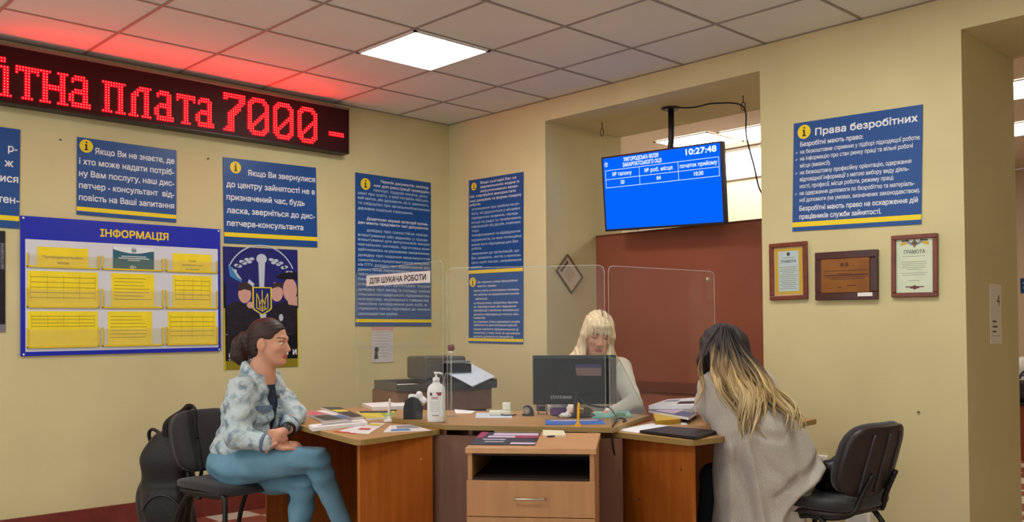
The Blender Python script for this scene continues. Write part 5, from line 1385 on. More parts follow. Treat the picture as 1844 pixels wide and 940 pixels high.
q.build('blouse', mat('cream_blouse', (222, 214, 196), .85, var=.04, scale=20), w2)
q = Soft(pv - .55, pv + .5, .009)
for sg in (-1, 1):
    hp = pv + lc * .09 * sg - UP * .02; kn = hp + fc * .36 - UP * .03; q.limb(hp, kn, .088, .064, .03); q.limb(kn, kn - UP * .37, .06, .05, .02)
q.blob(pv, (.14, .16, .1), (fc, lc, UP), .03); q.build('trousers', mat('dark_trousers', (40, 40, 48), .8), w2)
for sg in (-1, 1):
    hp = pv + lc * .09 * sg - UP * .02; kn2 = hp + fc * .34 - UP * .43; g0 = kn2.copy(); g0[2] = .045
    s_ = Soft(g0 - .25, g0 + .25, .009); s_.limb(g0 - fc * .04, g0 + fc * .14, .042, .034, .02); s_.limb(kn2 + UP * .02, g0, .044, .04, .02); s_.half((0, 0, .002), (0, 0, -1), .003); s_.build('shoe', M_shoe, w2)
# hair: crown, fringe and long sides
M_blonde = strand_mat('hair_blonde', (196, 172, 128), (236, 220, 184), 110, (1, 1, .12))
q = Soft(HC.o - .36, HC.o + .26, .0052)
q.blob(HC(-.014, 0, .040), (.104, .084, .090), HC.ax, 0); q.blob(HC(-.045, 0, -.03), (.07, .078, .09), HC.ax, .03)
q.blob(HC(.10, 0, -.058), (.085, .057, .088), HC.ax, .012, 'cut')
for k_, (l_, r_) in enumerate(((-.045, .012), (-.03, .013), (-.012, .012), (.006, .012), (.022, .013), (.038, .013), (.05, .011))):   # fringe
    q.chain([HC(.055, l_ * .5, .098), HC(.088, l_ * .9, .068), HC(.094, l_ * 1.1, .022 - .006 * (k_ % 2))], [.010, r_, .005], .008)
hl = -HC.s if (HC.s @ RH) > 0 else HC.s         # towards the left of the picture
def side(pts, R): q.chain(pts, R, .018)
for j, off in enumerate((0, .022, .045)):
    side([HC(.03 - off, 0, .07) + hl * .06, HC(.045 - off, 0, .0) + hl * .078, HC(.03 - off, 0, -.06) + hl * .078, at(1046 - 7 * j, 646, 5.24 + off * 1.2), at(1036 - 10 * j, 668 + 6 * j, 5.24 + off * 1.4)], [.018, .020, .022, .024, .010])
    side([HC(.03 - off, 0, .07) - hl * .06, HC(.04 - off, 0, .0) - hl * .076, HC(.02 - off, 0, -.06) - hl * .068, at(1098 + 5 * j, 648, 5.24 + off), at(1102 + 6 * j, 676, 5.25 + off)], [.018, .018, .018, .018, .008])
side([HC(-.09, 0, .02), HC(-.1, 0, -.08), at(1072, 660, 5.44)], [.06, .07, .05])
hx = HC.s
q.ripple(lambda X, Y, Z: .0022 * np.sin(230 * ((X - HC.o[0]) * hx[0] + (Y - HC.o[1]) * hx[1]) + 25 * Z) + .0012 * np.sin(410 * ((X - HC.o[0]) * hx[0] + (Y - HC.o[1]) * hx[1])))
q.build('hair', M_blonde, w2, relax=1)
m = MB(); m.tube([HC(.052, .006, .108), HC(.02, .006, .128), HC(-.03, .006, .132), HC(-.07, .004, .118)], .0042, n=6); m.build('hair_parting', mat('hair_roots', (120, 98, 72), .6), w2, smooth=True)

# ------------------------------------------------------------------ woman in the grey coat, seen from behind
f3 = nz(-RH * .62 + FH * .78); l3 = np.cross(UP, f3)
H3 = Head(at(1299, 634, 4.36), -RH * .55 + FH * .72 - UP * .34, UP - RH * .05)
w3 = thing('person', at(1400, 850, 4.25) * np.array([1, 1, 0]) + UP * .47, 'woman in a long grey coat seen from behind, leaning on the right desk', 'person')
nk3 = at(1322, 672, 4.31); up3 = at(1338, 722, 4.24); md3 = at(1366, 780, 4.15); pv3 = at(1396, 840, 4.17)
s3l, s3r = at(1288, 698, 4.24), at(1368, 726, 4.40)
e3l, h3l = at(1287, 746, 4.40), at(1288, 744, 4.62); e3r, h3r = at(1372, 752, 4.62), at(1290, 742, 4.86)
k3l, a3l = at(1285, 858, 4.36), at(1270, 1010, 4.42); k3r, a3r = at(1330, 850, 4.62), at(1310, 985, 4.66)
lo3, hi3 = pv3 - np.array([.66, .66, .6]), pv3 + np.array([.6, .75, .78]); lo3[2] = 0
B3 = Soft(lo3, hi3, .006)
H3.solid(B3)
B3.limb(H3(-.022, 0, -.06), nk3, .048, .052, .03); B3.limb(nk3, up3, .06, .10, .05); B3.blob(up3, (.09, .14, .13), (f3, l3, UP), .05); B3.limb(up3, md3, .10, .10, .05); B3.limb(md3, pv3, .10, .12, .05); B3.limb(s3l, s3r, .045, .045, .04)
for a, b, c in ((s3l, e3l, h3l), (s3r, e3r, h3r)): B3.limb(a, b, .04, .033, .03); B3.limb(b, c, .032, .022, .02)
hand(B3, h3l, h3l + nz(FH - RH * .1) * .05, nz(-RH - FH * .1), (nz(FH - RH * .1), nz(FH * .6 - UP * .6)), thumb=nz(FH + RH * .5)); hand(B3, h3r, h3r + nz(FH * .7 - RH * .7) * .05, nz(RH + FH * .6), (nz(FH * .5 - RH * .8), nz(-RH * .6 - UP * .6)), thumb=nz(-RH + FH * .2))
for a, b, c in ((pv3 + l3 * .09, k3l, a3l), (pv3 - l3 * .09, k3r, a3r)): B3.limb(a, b, .07, .047, .04); B3.limb(b, c, .044, .03, .02); B3.limb(c, c + f3 * .12 - UP * .02, .03, .022, .01)
B3.build('body', [M_skin, M_lip, M_browm, M_eyew, M_iris], w3, paint=lambda P: H3.paint(P))
q = Soft(lo3, hi3, .008)
for a, b, c in ((pv3 + l3 * .09, k3l, a3l), (pv3 - l3 * .09, k3r, a3r)): q.limb(a, b, .080, .062, .03); q.limb(b, c, .060, .05, .02)
q.blob(pv3, (.14, .16, .1), (f3, l3, UP), .03); q.build('trousers', mat('dark_teal_trousers', (30, 42, 54), .8, var=.1, scale=12), w3)
for c in (a3l, a3r):
    g0 = c.copy(); g0[2] = .045
    s_ = Soft(g0 - .28, g0 + .28, .009); s_.limb(g0 - f3 * .04, g0 + f3 * .15, .042, .034, .02); s_.limb(c, g0, .045, .04, .02); s_.half((0, 0, .002), (0, 0, -1), .003); s_.build('shoe', M_shoe, w3)
# coat
M_coat = mat('grey_wool_coat', (182, 175, 163), .95, col2=(206, 199, 187), scale=240, detail=2, bump=.5, bscale=330, sheen=.25, spec=.15)
K = Soft(lo3, hi3, .007)
K.blob(up3, (.145, .185, .15), (f3, l3, nz(UP + f3 * .3)), 0); K.limb(nk3 - UP * .01, up3, .075, .13, .06); K.limb(s3l, s3r, .070, .062, .05)
K.limb(up3, md3, .145, .160, .06); K.limb(md3, pv3, .160, .185, .06)
K.blob(at(1432, 845, 4.22), (.115, .13, .10), (RH, FH, UP), .05); K.blob(at(1392, 812, 4.2), (.17, .16, .15), (RH, FH, UP), .05)
K.chain([s3l, md(s3l, e3l, .55) - RH * .012, e3l], [.076, .074, .060], .03); K.limb(e3l, md(e3l, h3l, .8), .058, .042, .02); K.limb(s3r, e3r, .066, .056, .03); K.limb(e3r, md(e3r, h3r, .75), .054, .042, .02)
sk0, sk1 = at(1372, 868, 4.23), at(1366, 1062, 4.23)
K.limb(sk0, sk1, .178, .205, .06); K.limb(at(1325, 845, 4.25), at(1318, 1055, 4.25), .085, .095, .05); K.limb(at(1410, 870, 4.18), at(1404, 1055, 4.2), .085, .09, .05)
K.limb(at(1326, 800, 4.25), at(1330, 870, 4.2), .10, .10, .06)
# folds: ridges and hollows of the hanging cloth
def crease(S_, lines, D_=4.2):
    """lines: (sighted points, height, width); a ridge (or hollow, when negative) that runs through the cloth"""
    def fn(X, Y, Z):
        a = X * RH[0] + Y * RH[1]; out = np.zeros(S_.n, np.float32)
        for pts, amp, wid in lines:
            Q_ = np.array([[p @ RH, p[2]] for p in (at(x, y, D_) for x, y in pts)]); d = np.full(S_.n, 9.0, np.float32)
            for k in range(len(Q_) - 1):
                v = Q_[k + 1] - Q_[k]; t = np.clip(((a - Q_[k][0]) * v[0] + (Z - Q_[k][1]) * v[1]) / (v @ v), 0, 1)
                d = np.minimum(d, np.sqrt((a - Q_[k][0] - t * v[0]) ** 2 + (Z - Q_[k][1] - t * v[1]) ** 2))
            out -= 1.45 * amp * np.exp(-(d / wid) ** 2)
        return out
    S_.ripple(fn)
crease(K, [([(1470, 838), (1440, 862), (1412, 882), (1392, 912), (1376, 960)], .018, .020), ([(1460, 868), (1432, 880), (1410, 905), (1400, 960)], -.016, .016),
           ([(1462, 818), (1430, 842), (1400, 862), (1380, 884)], -.012, .016), ([(1340, 792), (1362, 828), (1392, 852), (1412, 858)], -.012, .022), ([(1412, 845), (1404, 862), (1396, 868)], -.012, .012),
           ([(1310, 780), (1324, 840), (1338, 900), (1346, 990)], -.011, .014), ([(1322, 782), (1340, 845), (1356, 920), (1364, 1000)], .014, .020), ([(1300, 800), (1306, 870), (1310, 990)], .012, .018),
           ([(1436, 905), (1430, 990)], .014, .018), ([(1415, 915), (1410, 990)], -.012, .016), ([(1330, 760), (1350, 775), (1385, 780)], -.008, .018)])
def coat_folds(X, Y, Z):
    px = (X - sk0[0]) * RH[0] + (Y - sk0[1]) * RH[1]
    low = np.clip((.50 - Z) / .3, 0, 1)
    return (low * .006 * np.sin(48 * px + 3 * Z + 1.0) + .0025 * np.sin(30 * Z + 40 * px) * np.sin(26 * (X - Y))).astype(np.float32)
K.ripple(coat_folds)
K.half((0, 0, .055), (0, 0, -1), .008)
K.brick((pv3[0] + f3[0] * .34, pv3[1] + f3[1] * .34, .30), (.22, .05, .5), (f3, l3, UP), .02, .02, 'cut')
coat = K.build('coat', M_coat, w3, relax=1)
# collar
P = [nk3 + f3 * .07 * math.cos(t) + l3 * .08 * math.sin(t) + UP * (-.005 - .03 * math.cos(t)) for t in np.linspace(math.pi * .3, math.pi * 1.7, 14)]
m = MB(); m.tube(P, .024, n=10); m.build('coat_collar', M_coat, coat, smooth=True)
# hair: dark crown, long wavy lengths that turn blonde
def lock_mat():
    m = bpy.data.materials.new('hair_ombre'); m.use_nodes = True; nt = m.node_tree; b = nt.nodes['Principled BSDF']
    a = nt.nodes.new('ShaderNodeAttribute'); a.attribute_name = 'along'; r = nt.nodes.new('ShaderNodeValToRGB')
    e = r.color_ramp.elements; e[0].position = .34; e[0].color = lin((40, 32, 32)); e[1].position = .66; e[1].color = lin((196, 166, 112))
    x = e.new(.47); x.color = lin((112, 88, 58)); x = e.new(.95); x.color = lin((214, 190, 142))
    a2 = nt.nodes.new('ShaderNodeAttribute'); a2.attribute_name = 'shade'; mx = nt.nodes.new('ShaderNodeMix'); mx.data_type = 'RGBA'; mx.blend_type = 'MULTIPLY'; mx.inputs[0].default_value = 1
    nt.links.new(a.outputs['Fac'], r.inputs[0]); nt.links.new(r.outputs[0], mx.inputs[6]); nt.links.new(a2.outputs['Color'], mx.inputs[7]); nt.links.new(mx.outputs[2], b.inputs['Base Color'])
    b.inputs['Roughness'].default_value = .55; b.inputs['Specular IOR Level'].default_value = .3; return m
M_ombre = lock_mat()
M_dark3 = strand_mat('hair_black_brown', (26, 21, 22), (48, 39, 38), 90, (1, 1, .1), .62)
q = Soft(H3.o - .3, H3.o + .24, .006)
q.blob(H3(-.014, 0, .040), (.108, .088, .092), H3.ax, 0); q.blob(H3(-.05, 0, -.03), (.075, .08, .10), H3.ax, .03); q.blob(H3(.10, 0, -.055), (.075, .06, .085), H3.ax, .012, 'cut')
q.chain([H3(-.06, 0, .0), at(1312, 668, 4.27), at(1330, 690, 4.20)], [.085, .085, .05], .04); q.chain([H3(.0, .07, .03), at(1268, 650, 4.27), at(1264, 672, 4.25)], [.035, .03, .015], .03)
q.ripple(lambda X, Y, Z: .0025 * np.sin(190 * ((X - H3.o[0]) * RH[0] + (Y - H3.o[1]) * RH[1]) + 30 * Z))
cap3 = q.build('hair', M_dark3, w3, relax=1)
guides = [[(1290, 590, 4.27), (1268, 625, 4.24), (1259, 672, 4.20), (1252, 722, 4.20), (1256, 766, 4.24)],
          [(1296, 588, 4.26), (1282, 622, 4.22), (1280, 660, 4.16), (1304, 706, 4.07), (1328, 764, 4.02)],
          [(1302, 587, 4.26), (1300, 622, 4.19), (1308, 668, 4.10), (1330, 722, 4.03), (1346, 794, 3.99)],
          [(1306, 587, 4.26), (1316, 626, 4.19), (1336, 676, 4.08), (1358, 730, 4.00), (1372, 796, 3.97)],
          [(1312, 588, 4.26), (1334, 634, 4.20), (1368, 684, 4.05), (1396, 728, 4.02), (1416, 772, 3.98)],
          [(1318, 590, 4.27), (1352, 640, 4.21), (1392, 690, 4.07), (1426, 736, 3.99), (1452, 784, 3.95)]]
GQ = [curve_pts([at(*p) for p in g_], 40) for g_ in guides]
rr = np.random.default_rng(3)
mV, mF, al_, sh_ = [], [], [], []
NL = 230
for k in range(NL):
    ctr, wdt = [(.10, .07), (1.2, .10), (1.9, .22), (2.15, .25), (2.95, .22), (3.3, .3), (4.35, .28), (4.85, .14)][rr.choice(8, p=[.05, .08, .17, .16, .14, .06, .14, .20])]
    u_ = float(np.clip(rr.normal(ctr, wdt), 0, len(GQ) - 1.001)); uroot = float(np.clip(u_ * .75 + rr.uniform(-.2, 1.1), 0, len(GQ) - 1.001))
    i0 = min(int(u_), len(GQ) - 2); fr0 = u_ - i0
    n_ = min(len(GQ[i0]), len(GQ[i0 + 1])); ln_ = rr.uniform(.72, 1.0) if u_ > .6 else rr.uniform(.55, 1.0)
    t = np.linspace(0, 1, 30); ti = t * ln_ * (n_ - 1); j0 = np.clip(ti.astype(int), 0, n_ - 2); ft = (ti - j0)[:, None]
    g0 = GQ[i0][j0] * (1 - ft) + GQ[i0][j0 + 1] * ft; g1 = GQ[i0 + 1][j0] * (1 - ft) + GQ[i0 + 1][j0 + 1] * ft
    P = g0 * (1 - fr0) + g1 * fr0
    ir = min(int(uroot), len(GQ) - 2); fr1 = uroot - ir; wt = np.clip(1 - (t * ln_)[:, None] / .5, 0, 1) ** 1.5
    P = P * (1 - wt) + wt * ((GQ[ir][j0] * (1 - ft) + GQ[ir][j0 + 1] * ft) * (1 - fr1) + (GQ[ir + 1][j0] * (1 - ft) + GQ[ir + 1][j0 + 1] * ft) * fr1)
    ph, am, fq = ctr * 2.1 + rr.normal(0, .45), rr.uniform(.7, 1) * .030, 13 + rr.normal(0, .8)
    tt = (t * ln_)[:, None]
    P = P + RH * am * np.sin(fq * tt + ph) * np.clip((tt - .25) / .5, 0, 1) + FH * (.012 * np.sin(fq * tt + ph + 1.4) * np.clip((tt - .25) / .5, 0, 1) + rr.normal(0, .009) - .004) + RH * rr.normal(0, .006) * tt
    R0 = rr.uniform(.0045, .0095) * (.6 if u_ < .7 else 1)
    R = R0 * np.clip(np.minimum(1, (t + .15) / .4), .4, 1) * np.clip((1.02 - t) / .25, .12, 1)
    m = MB(); m.tube(P, R, n=7, squash=.75)
    n0 = len(mV); mV += m.V; mF += [tuple(a + n0 for a in q_) for q_ in m.F]
    shift = rr.normal(0, .05) - (.10 if 1.5 < u_ < 3.2 else (.12 if u_ > 4 else 0.03))
    al_ += list(np.repeat(np.clip(t * ln_ - shift * 1.0, 0, 1), 7)); sh_ += [rr.uniform(.45, 1.05)] * (30 * 7)
ol = make_mesh('hair_lengths', mV, mF, M_ombre, w3, smooth=True)
at1 = ol.data.attributes.new('along', 'FLOAT', 'POINT'); at1.data.foreach_set('value', np.array(al_, np.float32))
at2 = ol.data.attributes.new('shade', 'FLOAT_COLOR', 'POINT'); at2.data.foreach_set('color', np.column_stack([sh_, sh_, sh_, np.ones(len(sh_))]).astype(np.float32).ravel())
# ================================================================== THINGS ON THE DESKS
def lay(name, label, cat, px, z0, thick, m_, group=None, prints=None, pages=None):
    """flat thing lying on a desk: its four corners as sighted on the plane of its top (far left, far right, near right, near left)"""
    P = [onZ(x, y, z0 + thick) for x, y in px]
    mm = MB(); mm.prism([(p[0], p[1]) for p in P], z0, z0 + thick)
    A = 0.5 * sum(P[k][0] * P[(k + 1) % 4][1] - P[(k + 1) % 4][0] * P[k][1] for k in range(4))
    mats = [m_]
    if pages is not None: mats.append(pages); mm.I = [0, 0, 1, 1, 1, 1]
    if not prints: return tag(mm.build(name, mats), label, cat, group)
    t = thing(name, (sum(P) / 4) * np.array([1, 1, 0]) + UP * z0, label, cat, group)
    mm.build('cover', mats, t)
    q = MB(); pm = []
    for (quad, mt_) in prints:          # quads in fractions (across from left, near from far)
        if mt_ not in pm: pm.append(mt_)
        def pt(a, b): return (P[0] * (1 - a) + P[1] * a) * (1 - b) + (P[3] * (1 - a) + P[2] * a) * b
        R_ = [pt(*c) for c in quad]; s_ = 0.5 * sum(R_[k][0] * R_[(k + 1) % len(R_)][1] - R_[(k + 1) % len(R_)][0] * R_[k][1] for k in range(len(R_)))
        if s_ < 0: R_ = R_[::-1]
        q.add([(p[0], p[1], z0 + thick + .0006 + .0002 * len(q.F)) for p in R_], [tuple(range(len(R_)))], pm.index(mt_))
    q.build('print', pm, t)
    return t
rc = lambda x0, y0, x1, y1: [(x0, y0), (x1, y0), (x1, y1), (x0, y1)]
P_pink = mat('print_pink', (206, 96, 116), .4); P_blue = mat('print_blue', (86, 132, 190), .4); P_dark = mat('print_slate', (48, 50, 66), .4); P_white = mat('print_white', (230, 230, 230), .4); P_yel = mat('print_yellow', (222, 206, 70), .4)
P_green = mat('print_green', (120, 176, 84), .4); P_red = mat('print_red', (196, 62, 52), .4); P_grey = mat('print_grey', (150, 152, 158), .5); P_purple = mat('print_purple', (70, 48, 84), .4); P_lilac = mat('print_lilac', (208, 190, 214), .4); P_teal = mat('print_turquoise', (120, 196, 186), .5); P_mag = mat('print_magenta', (160, 44, 90), .4)
GB_ = 'brochures on the left desk'
lay('magazine', 'dark magazine with a pink heading on the left desk nearest the denim jacket', 'magazine', [(539, 742), (581, 738), (651, 752), (581, 759)], .7505, .008, P_grey, GB_, [(rc(.08, .08, .62, .42), P_pink), (rc(.64, .05, .95, .6), P_white), (rc(.1, .5, .55, .95), P_dark), (rc(.58, .62, .98, .96), P_blue)], M_paper)
lay('magazine', 'black covered magazine behind the pink one on the left desk', 'magazine', [(577, 733), (613, 733), (654, 750), (634, 752)], .7592, .010, P_dark, GB_, [(rc(.1, .3, .9, .5), P_yel)], M_paper)
lay('newspaper', 'folded white newspaper at the long edge of the left desk', 'newspaper', [(556, 765), (655, 754), (662, 760), (563, 770)], .7505, .018, M_paper, None, [(rc(.2, .15, .75, .5), P_grey), (rc(.12, .6, .9, .72), P_grey)])
lay('brochure', 'yellow-green brochure in the middle of the left desk', 'brochure', [(641, 740), (711, 740), (715, 750), (660, 754)], .7505, .010, P_yel, GB_, [(rc(.05, .02, .9, .3), P_dark), (rc(.6, .35, .98, .95), P_green)], M_paper)
lay('brochure', 'green brochure beside the black napkin holder', 'brochure', [(690, 746), (706, 741), (706, 748), (698, 752)], .7505, .012, P_green, GB_, [(rc(.1, .1, .8, .4), P_yel)], M_paper)
lay('paper_stack', 'white papers at the far end of the left desk', 'papers', [(652, 726), (728, 722), (729, 731), (670, 733)], .7505, .020, M_paper)
lay('leaflet', 'white, yellow and red leaflet at the near end of the left desk', 'leaflet', [(670, 761), (694, 762), (664, 781), (630, 779)], .7505, .002, P_white, GB_, [(rc(.1, .1, .9, .3), P_yel), (rc(.05, .55, .7, .72), P_red)])
lay('leaflet', 'large pale blue leaflet at the corner of the left desk', 'leaflet', [(702, 766), (740, 764), (776, 775), (690, 778)], .7505, .002, P_white, GB_, [(rc(.3, .15, .95, .6), P_grey), (rc(.15, .65, .6, .92), P_blue)])
lay('leaflet', 'orange edged leaflet under the folded newspaper', 'leaflet', [(600, 777), (648, 766), (668, 767), (640, 781)], .7505, .0015, P_red, GB_, [(rc(.1, .1, .9, .7), P_white)])

# pens on stands
def pen_stand(px, py, z, top_px, col, label, bold=1.0):
    b_ = onZ(px, py, z); D_ = (b_ - CAM_LOC) @ FWD; tp = at(top_px[0], top_px[1], D_)
    t = thing('pen_on_stand', b_, label, 'pen', 'counter pens on stands')
    m = MB(); m.lathe([(.001, z + .0005), (.028 * bold, z + .0005), (.030 * bold, z + .006), (.024 * bold, z + .012), (.010, z + .018), (.008, z + .03), (.001, z + .03)], b_[0], b_[1], n=22); m.build('base', col, t, smooth=True)
    m = MB(); a = b_ + UP * .031; v = tp - a; m.tube([a, a + v * .15, a + v * .75, tp - v * .04, tp], [.0045, .0062, .0062, .005, .003], n=10); m.build('pen', col, t, smooth=True)
    return t
pen_stand(700, 760, .7505, (702, 718), mat('pen_white', (228, 226, 220), .35), 'white pen on a round stand on the left desk')
py_ = pen_stand(1041, 776, .7505, (1042, 725), mat('pen_yellow', (240, 178, 22), .35), 'yellow pen on a coiled stand on the drawer pedestal')
b_ = onZ(1041, 776, .7505); m = MB(); a_ = np.linspace(0, 5 * 2 * math.pi, 120); m.tube([(b_[0] + (.030 - .0016 * t_ / 2) * math.cos(t_), b_[1] + (.030 - .0016 * t_ / 2) * math.sin(t_), .757 + .0065 * t_ / 6.28) for t_ in a_], .0032, n=6); m.build('coil_cord', mat('cord_yellow', (236, 172, 30), .4), py_, smooth=True)

# hand sanitizer bottle
sb = onZ(786, 760, CZ); bt = thing('sanitizer_bottle', sb, 'white pump bottle of hand sanitizer on the middle desk', 'bottle')
bf_ = Fr(sb, RH, -FH); bf_.w = UP
m = MB(bf_); pts_ = []
def sq(r, k, n=28): return [(np.sign(math.cos(t)) * abs(math.cos(t)) ** .55 * r, np.sign(math.sin(t)) * abs(math.sin(t)) ** .55 * r * k) for t in np.linspace(0, 2 * math.pi, n, endpoint=False)]
secs = [(.038, .0008), (.043, .006), (.0445, .03), (.0445, .15), (.042, .168), (.032, .182), (.018, .192), (.016, .20)]
for r_, z_ in secs: pts_ += [(x, y, z_) for x, y in sq(r_, .72)]
n_ = 28; F_l = [(k * n_ + i, k * n_ + (i + 1) % n_, (k + 1) * n_ + (i + 1) % n_, (k + 1) * n_ + i) for k in range(len(secs) - 1) for i in range(n_)] + [tuple(range(n_ - 1, -1, -1)), tuple(range((len(secs) - 1) * n_, len(secs) * n_))]
m.add(pts_, F_l); m.build('bottle', mat('bottle_white', (236, 236, 232), .3), bt, smooth=True)
m = MB(bf_); m.lathe([(.001, .2005), (.0175, .2005), (.0175, .216), (.012, .22), (.005, .222), (.005, .236), (.011, .237), (.011, .246), (.001, .247)], n=18); m.tube([(.0, 0, .241), (.02, .002, .241), (.032, .003, .235)], .0048, n=8); m.build('pump', mat('pump_white', (238, 238, 236), .3), bt, smooth=True)
m = MB(Fr(sb + FH * -.0338 , RH, UP)); zz = .0
m.rect(-.034, .03, .034, .152, .0, 0); m.build('label', mat('bottle_label', (228, 228, 226), .4), bt)
m = MB(Fr(sb + FH * -.0345, RH, UP)); m.flat([(.0, .148), (.03, .148), (.026, .132), (.012, .13)], 0, 0); m.flat([(-.028, .146), (-.018, .146), (-.018, .132), (-.028, .132)], 0, 1)
for k in range(2): m.rect(-.022, .122 - k * .007, .012, .125 - k * .007, 0, 0)
for k in range(6): m.rect(-.026, .10 - k * .009, .02 - .004 * (k % 3), .1015 - k * .009, 0, 2)
m.rect(-.018, .034, .014, .037, 0, 1); m.build('label_print', [mat('label_red', (150, 34, 46), .4), P_dark, P_grey], bt)
# black holder with crumpled tissues
hb_ = onZ(743, 755, CZ); ho = thing('napkin_holder', hb_, 'black napkin holder with white tissue on the middle desk', 'napkin holder')
hf = Fr(hb_, RH, UP); prof_ = [(-.047, .001), (.047, .001), (.047, .075), (.030, .105), (.008, .114), (-.010, .113), (-.036, .095), (-.046, .06)]
for w0, w1_ in ((.0, .006), (-.05, -.044)): m = MB(hf); m.prism(prof_, w0, w1_); m.build('side', M_blk, ho, bevel=.002)
m = MB(hf); m.box(-.047, .047, .001, .008, -.0435, -.0005); m.build('base', M_blk, ho)
tq = Soft(hb_ - .15, hb_ + .2, .005); c0 = hb_ + FH * .022 + UP * .075 + RH * .008
tq.brick(c0, (.032, .012, .05), (RH, FH, UP), .01, .01); tq.blob(hb_ + FH * .022 + RH * .048 + UP * .095, (.022, .016, .026), (RH, FH, UP), .01); tq.blob(hb_ + FH * .02 + RH * .030 + UP * .122, (.016, .014, .02), (RH, FH, UP), .01)
tq.ripple(lambda X, Y, Z: .004 * np.sin(150 * X + 60 * Z) * np.sin(130 * Z - 50 * Y)); tq.build('tissue', mat('tissue_white', (236, 238, 242), .8), ho)

# middle desk, left of the monitor
lay('paper_sheet', 'single white sheet on the middle desk behind the sanitizer bottle', 'paper', [(818, 737), (856, 740), (849, 744), (821, 744)], CZ + .0003, .002, M_paper)
lay('paper_sheet', 'pale blue sheet under the small white device', 'paper', [(858, 743), (924, 745), (921, 752), (856, 752)], CZ + .0003, .002, M_paperb)
dv = onZ(902, 748, CZ + .0025); t = thing('desk_device', dv, 'small white two-part plastic device on the pale blue sheet', 'desk device'); df = Fr(dv, RH, FH); df.w = UP
MB(df).box(-.062, .055, -.02, .045, .0, .026).build('base', mat('device_cream', (226, 224, 204), .4), t, bevel=.008, bseg=3)
MB(df).box(.008, .052, -.008, .034, .0262, .066).build('upper_block', mat('device_cream_light', (234, 232, 216), .4), t, bevel=.006, bseg=3)
m = MB(df); m.tube(curve_pts([(.0, -.022, .008), (.02, -.03, .004), (.05, -.028, .004), (.075, -.01, .004), (.08, .02, .004)], 30), .003, n=6); m.build('cord', M_blk, t, smooth=True)
tdp = onZ(951, 749, CZ); t = thing('tape_dispenser', tdp, 'black tape dispenser on the middle desk left of the monitor', 'tape dispenser'); df = Fr(tdp, RH, UP)
m = MB(df); m.prism([(-.03, .0008), (.03, .0008), (.032, .012), (.028, .03), (.014, .05), (-.004, .056), (-.02, .050), (-.028, .040), (-.014, .036), (.0, .040), (.010, .030), (.006, .016), (-.01, .012), (-.03, .012)], -.025, .0); m.build('body', M_blk, t, bevel=.003)
m = MB(df); m.ring(-.008, .028, .009, .019, .0005, 0, 20); m.build('tape_roll', P_grey, t)
gh = onZ(977, 746, CZ); t = thing('wire_holder', gh, 'small grey open holder under the left part of the monitor', 'holder'); df = Fr(gh, RH, UP)
m = MB(df); m.box(-.026, -.02, .0008, .046, -.04, 0); m.box(.02, .026, .0008, .046, -.04, 0); m.box(-.02, .02, .040, .046, -.04, 0); m.build('frame', mat('holder_grey', (96, 92, 98), .4), t)
tb = onZ(1006, 749, CZ); t = thing('tissue_pack', tb, 'purple and white tissue pack under the monitor', 'tissue pack'); 
q = Soft(tb - .12, tb + .14, .005); q.brick(tb + UP * .022 + FH * .03, (.044, .03, .021), (RH, FH, UP), .010, .005); q.half((0, 0, CZ + .001), (0, 0, -1), .002); q.build('pack', mat('pack_purple', (126, 74, 140), .4), t)
q = Soft(tb - .12, tb + .16, .005); q.blob(tb + UP * .05 + FH * .03, (.046, .028, .016), (RH, FH, UP), .01); q.blob(tb + UP * .056 + FH * .03 + RH * .03, (.018, .02, .018), (RH, FH, UP), .01); q.blob(tb + UP * .056 + FH * .03 - RH * .036, (.014, .016, .016), (RH, FH, UP), .01); q.ripple(lambda X, Y, Z: .003 * np.sin(140 * X) * np.sin(150 * Z + 90 * Y)); q.build('wrap', mat('pack_white', (228, 224, 232), .5), t)
cr = onZ(1017, 753, CZ); q = Soft(cr - .1, cr + .1, .004); q.blob(cr + UP * .014, (.03, .02, .013), (RH, FH, UP), .0); q.blob(cr + UP * .022 + RH * .015, (.015, .015, .014), (RH, FH, UP), .01); q.ripple(lambda X, Y, Z: .004 * np.sin(190 * X + 40 * Z) * np.sin(170 * Y - 120 * Z)); q.half((0, 0, CZ + .001), (0, 0, -1), .002)
tag(q.build('crumpled_tissue', mat('crumple_white', (226, 226, 224), .8)), 'crumpled white tissue in front of the monitor foot', 'tissue')
sg = onZ(1056, 749, CZ); t = thing('stapler', sg, 'dark gold stapler beside the monitor foot', 'stapler'); df = Fr(sg, nz(RH * .6 + FH * .8), UP)
M_gd = mat('stapler_gold', (120, 96, 40), .35, metal=.6)
m = MB(df); m.box(-.05, .05, .001, .010, -.016, .016); m.build('base', M_blk, t, bevel=.003)
m = MB(df); m.prism([(-.05, .011), (-.045, .04), (-.02, .05), (.02, .04), (.05, .024), (.052, .016)], -.013, .013); m.build('arm', M_gd, t, bevel=.004)
lay('leaflet', 'bright blue leaflet in front of the monitor on the middle desk', 'leaflet', [(982, 756), (1082, 755), (1092, 763), (983, 765)], CZ + .0003, .002, mat('leaflet_blue', (62, 116, 208), .4), None, [(rc(.08, .1, .92, .3), P_lilac), (rc(.2, .45, .85, .6), P_blue)])
lay('paper_sheet', 'turquoise sheets on the middle desk right of the monitor foot', 'paper', [(1068, 741), (1132, 740), (1138, 749), (1066, 752)], CZ + .0003, .004, P_teal)
gb = onZ(1118, 749, CZ + .005); m = MB(Fr(gb, RH, FH, UP)); m.box(-.024, .024, -.01, .012, 0, .016); tag(m.build('green_box', mat('box_green', (50, 150, 80), .4), bevel=.002), 'small green box on the turquoise sheets', 'box')

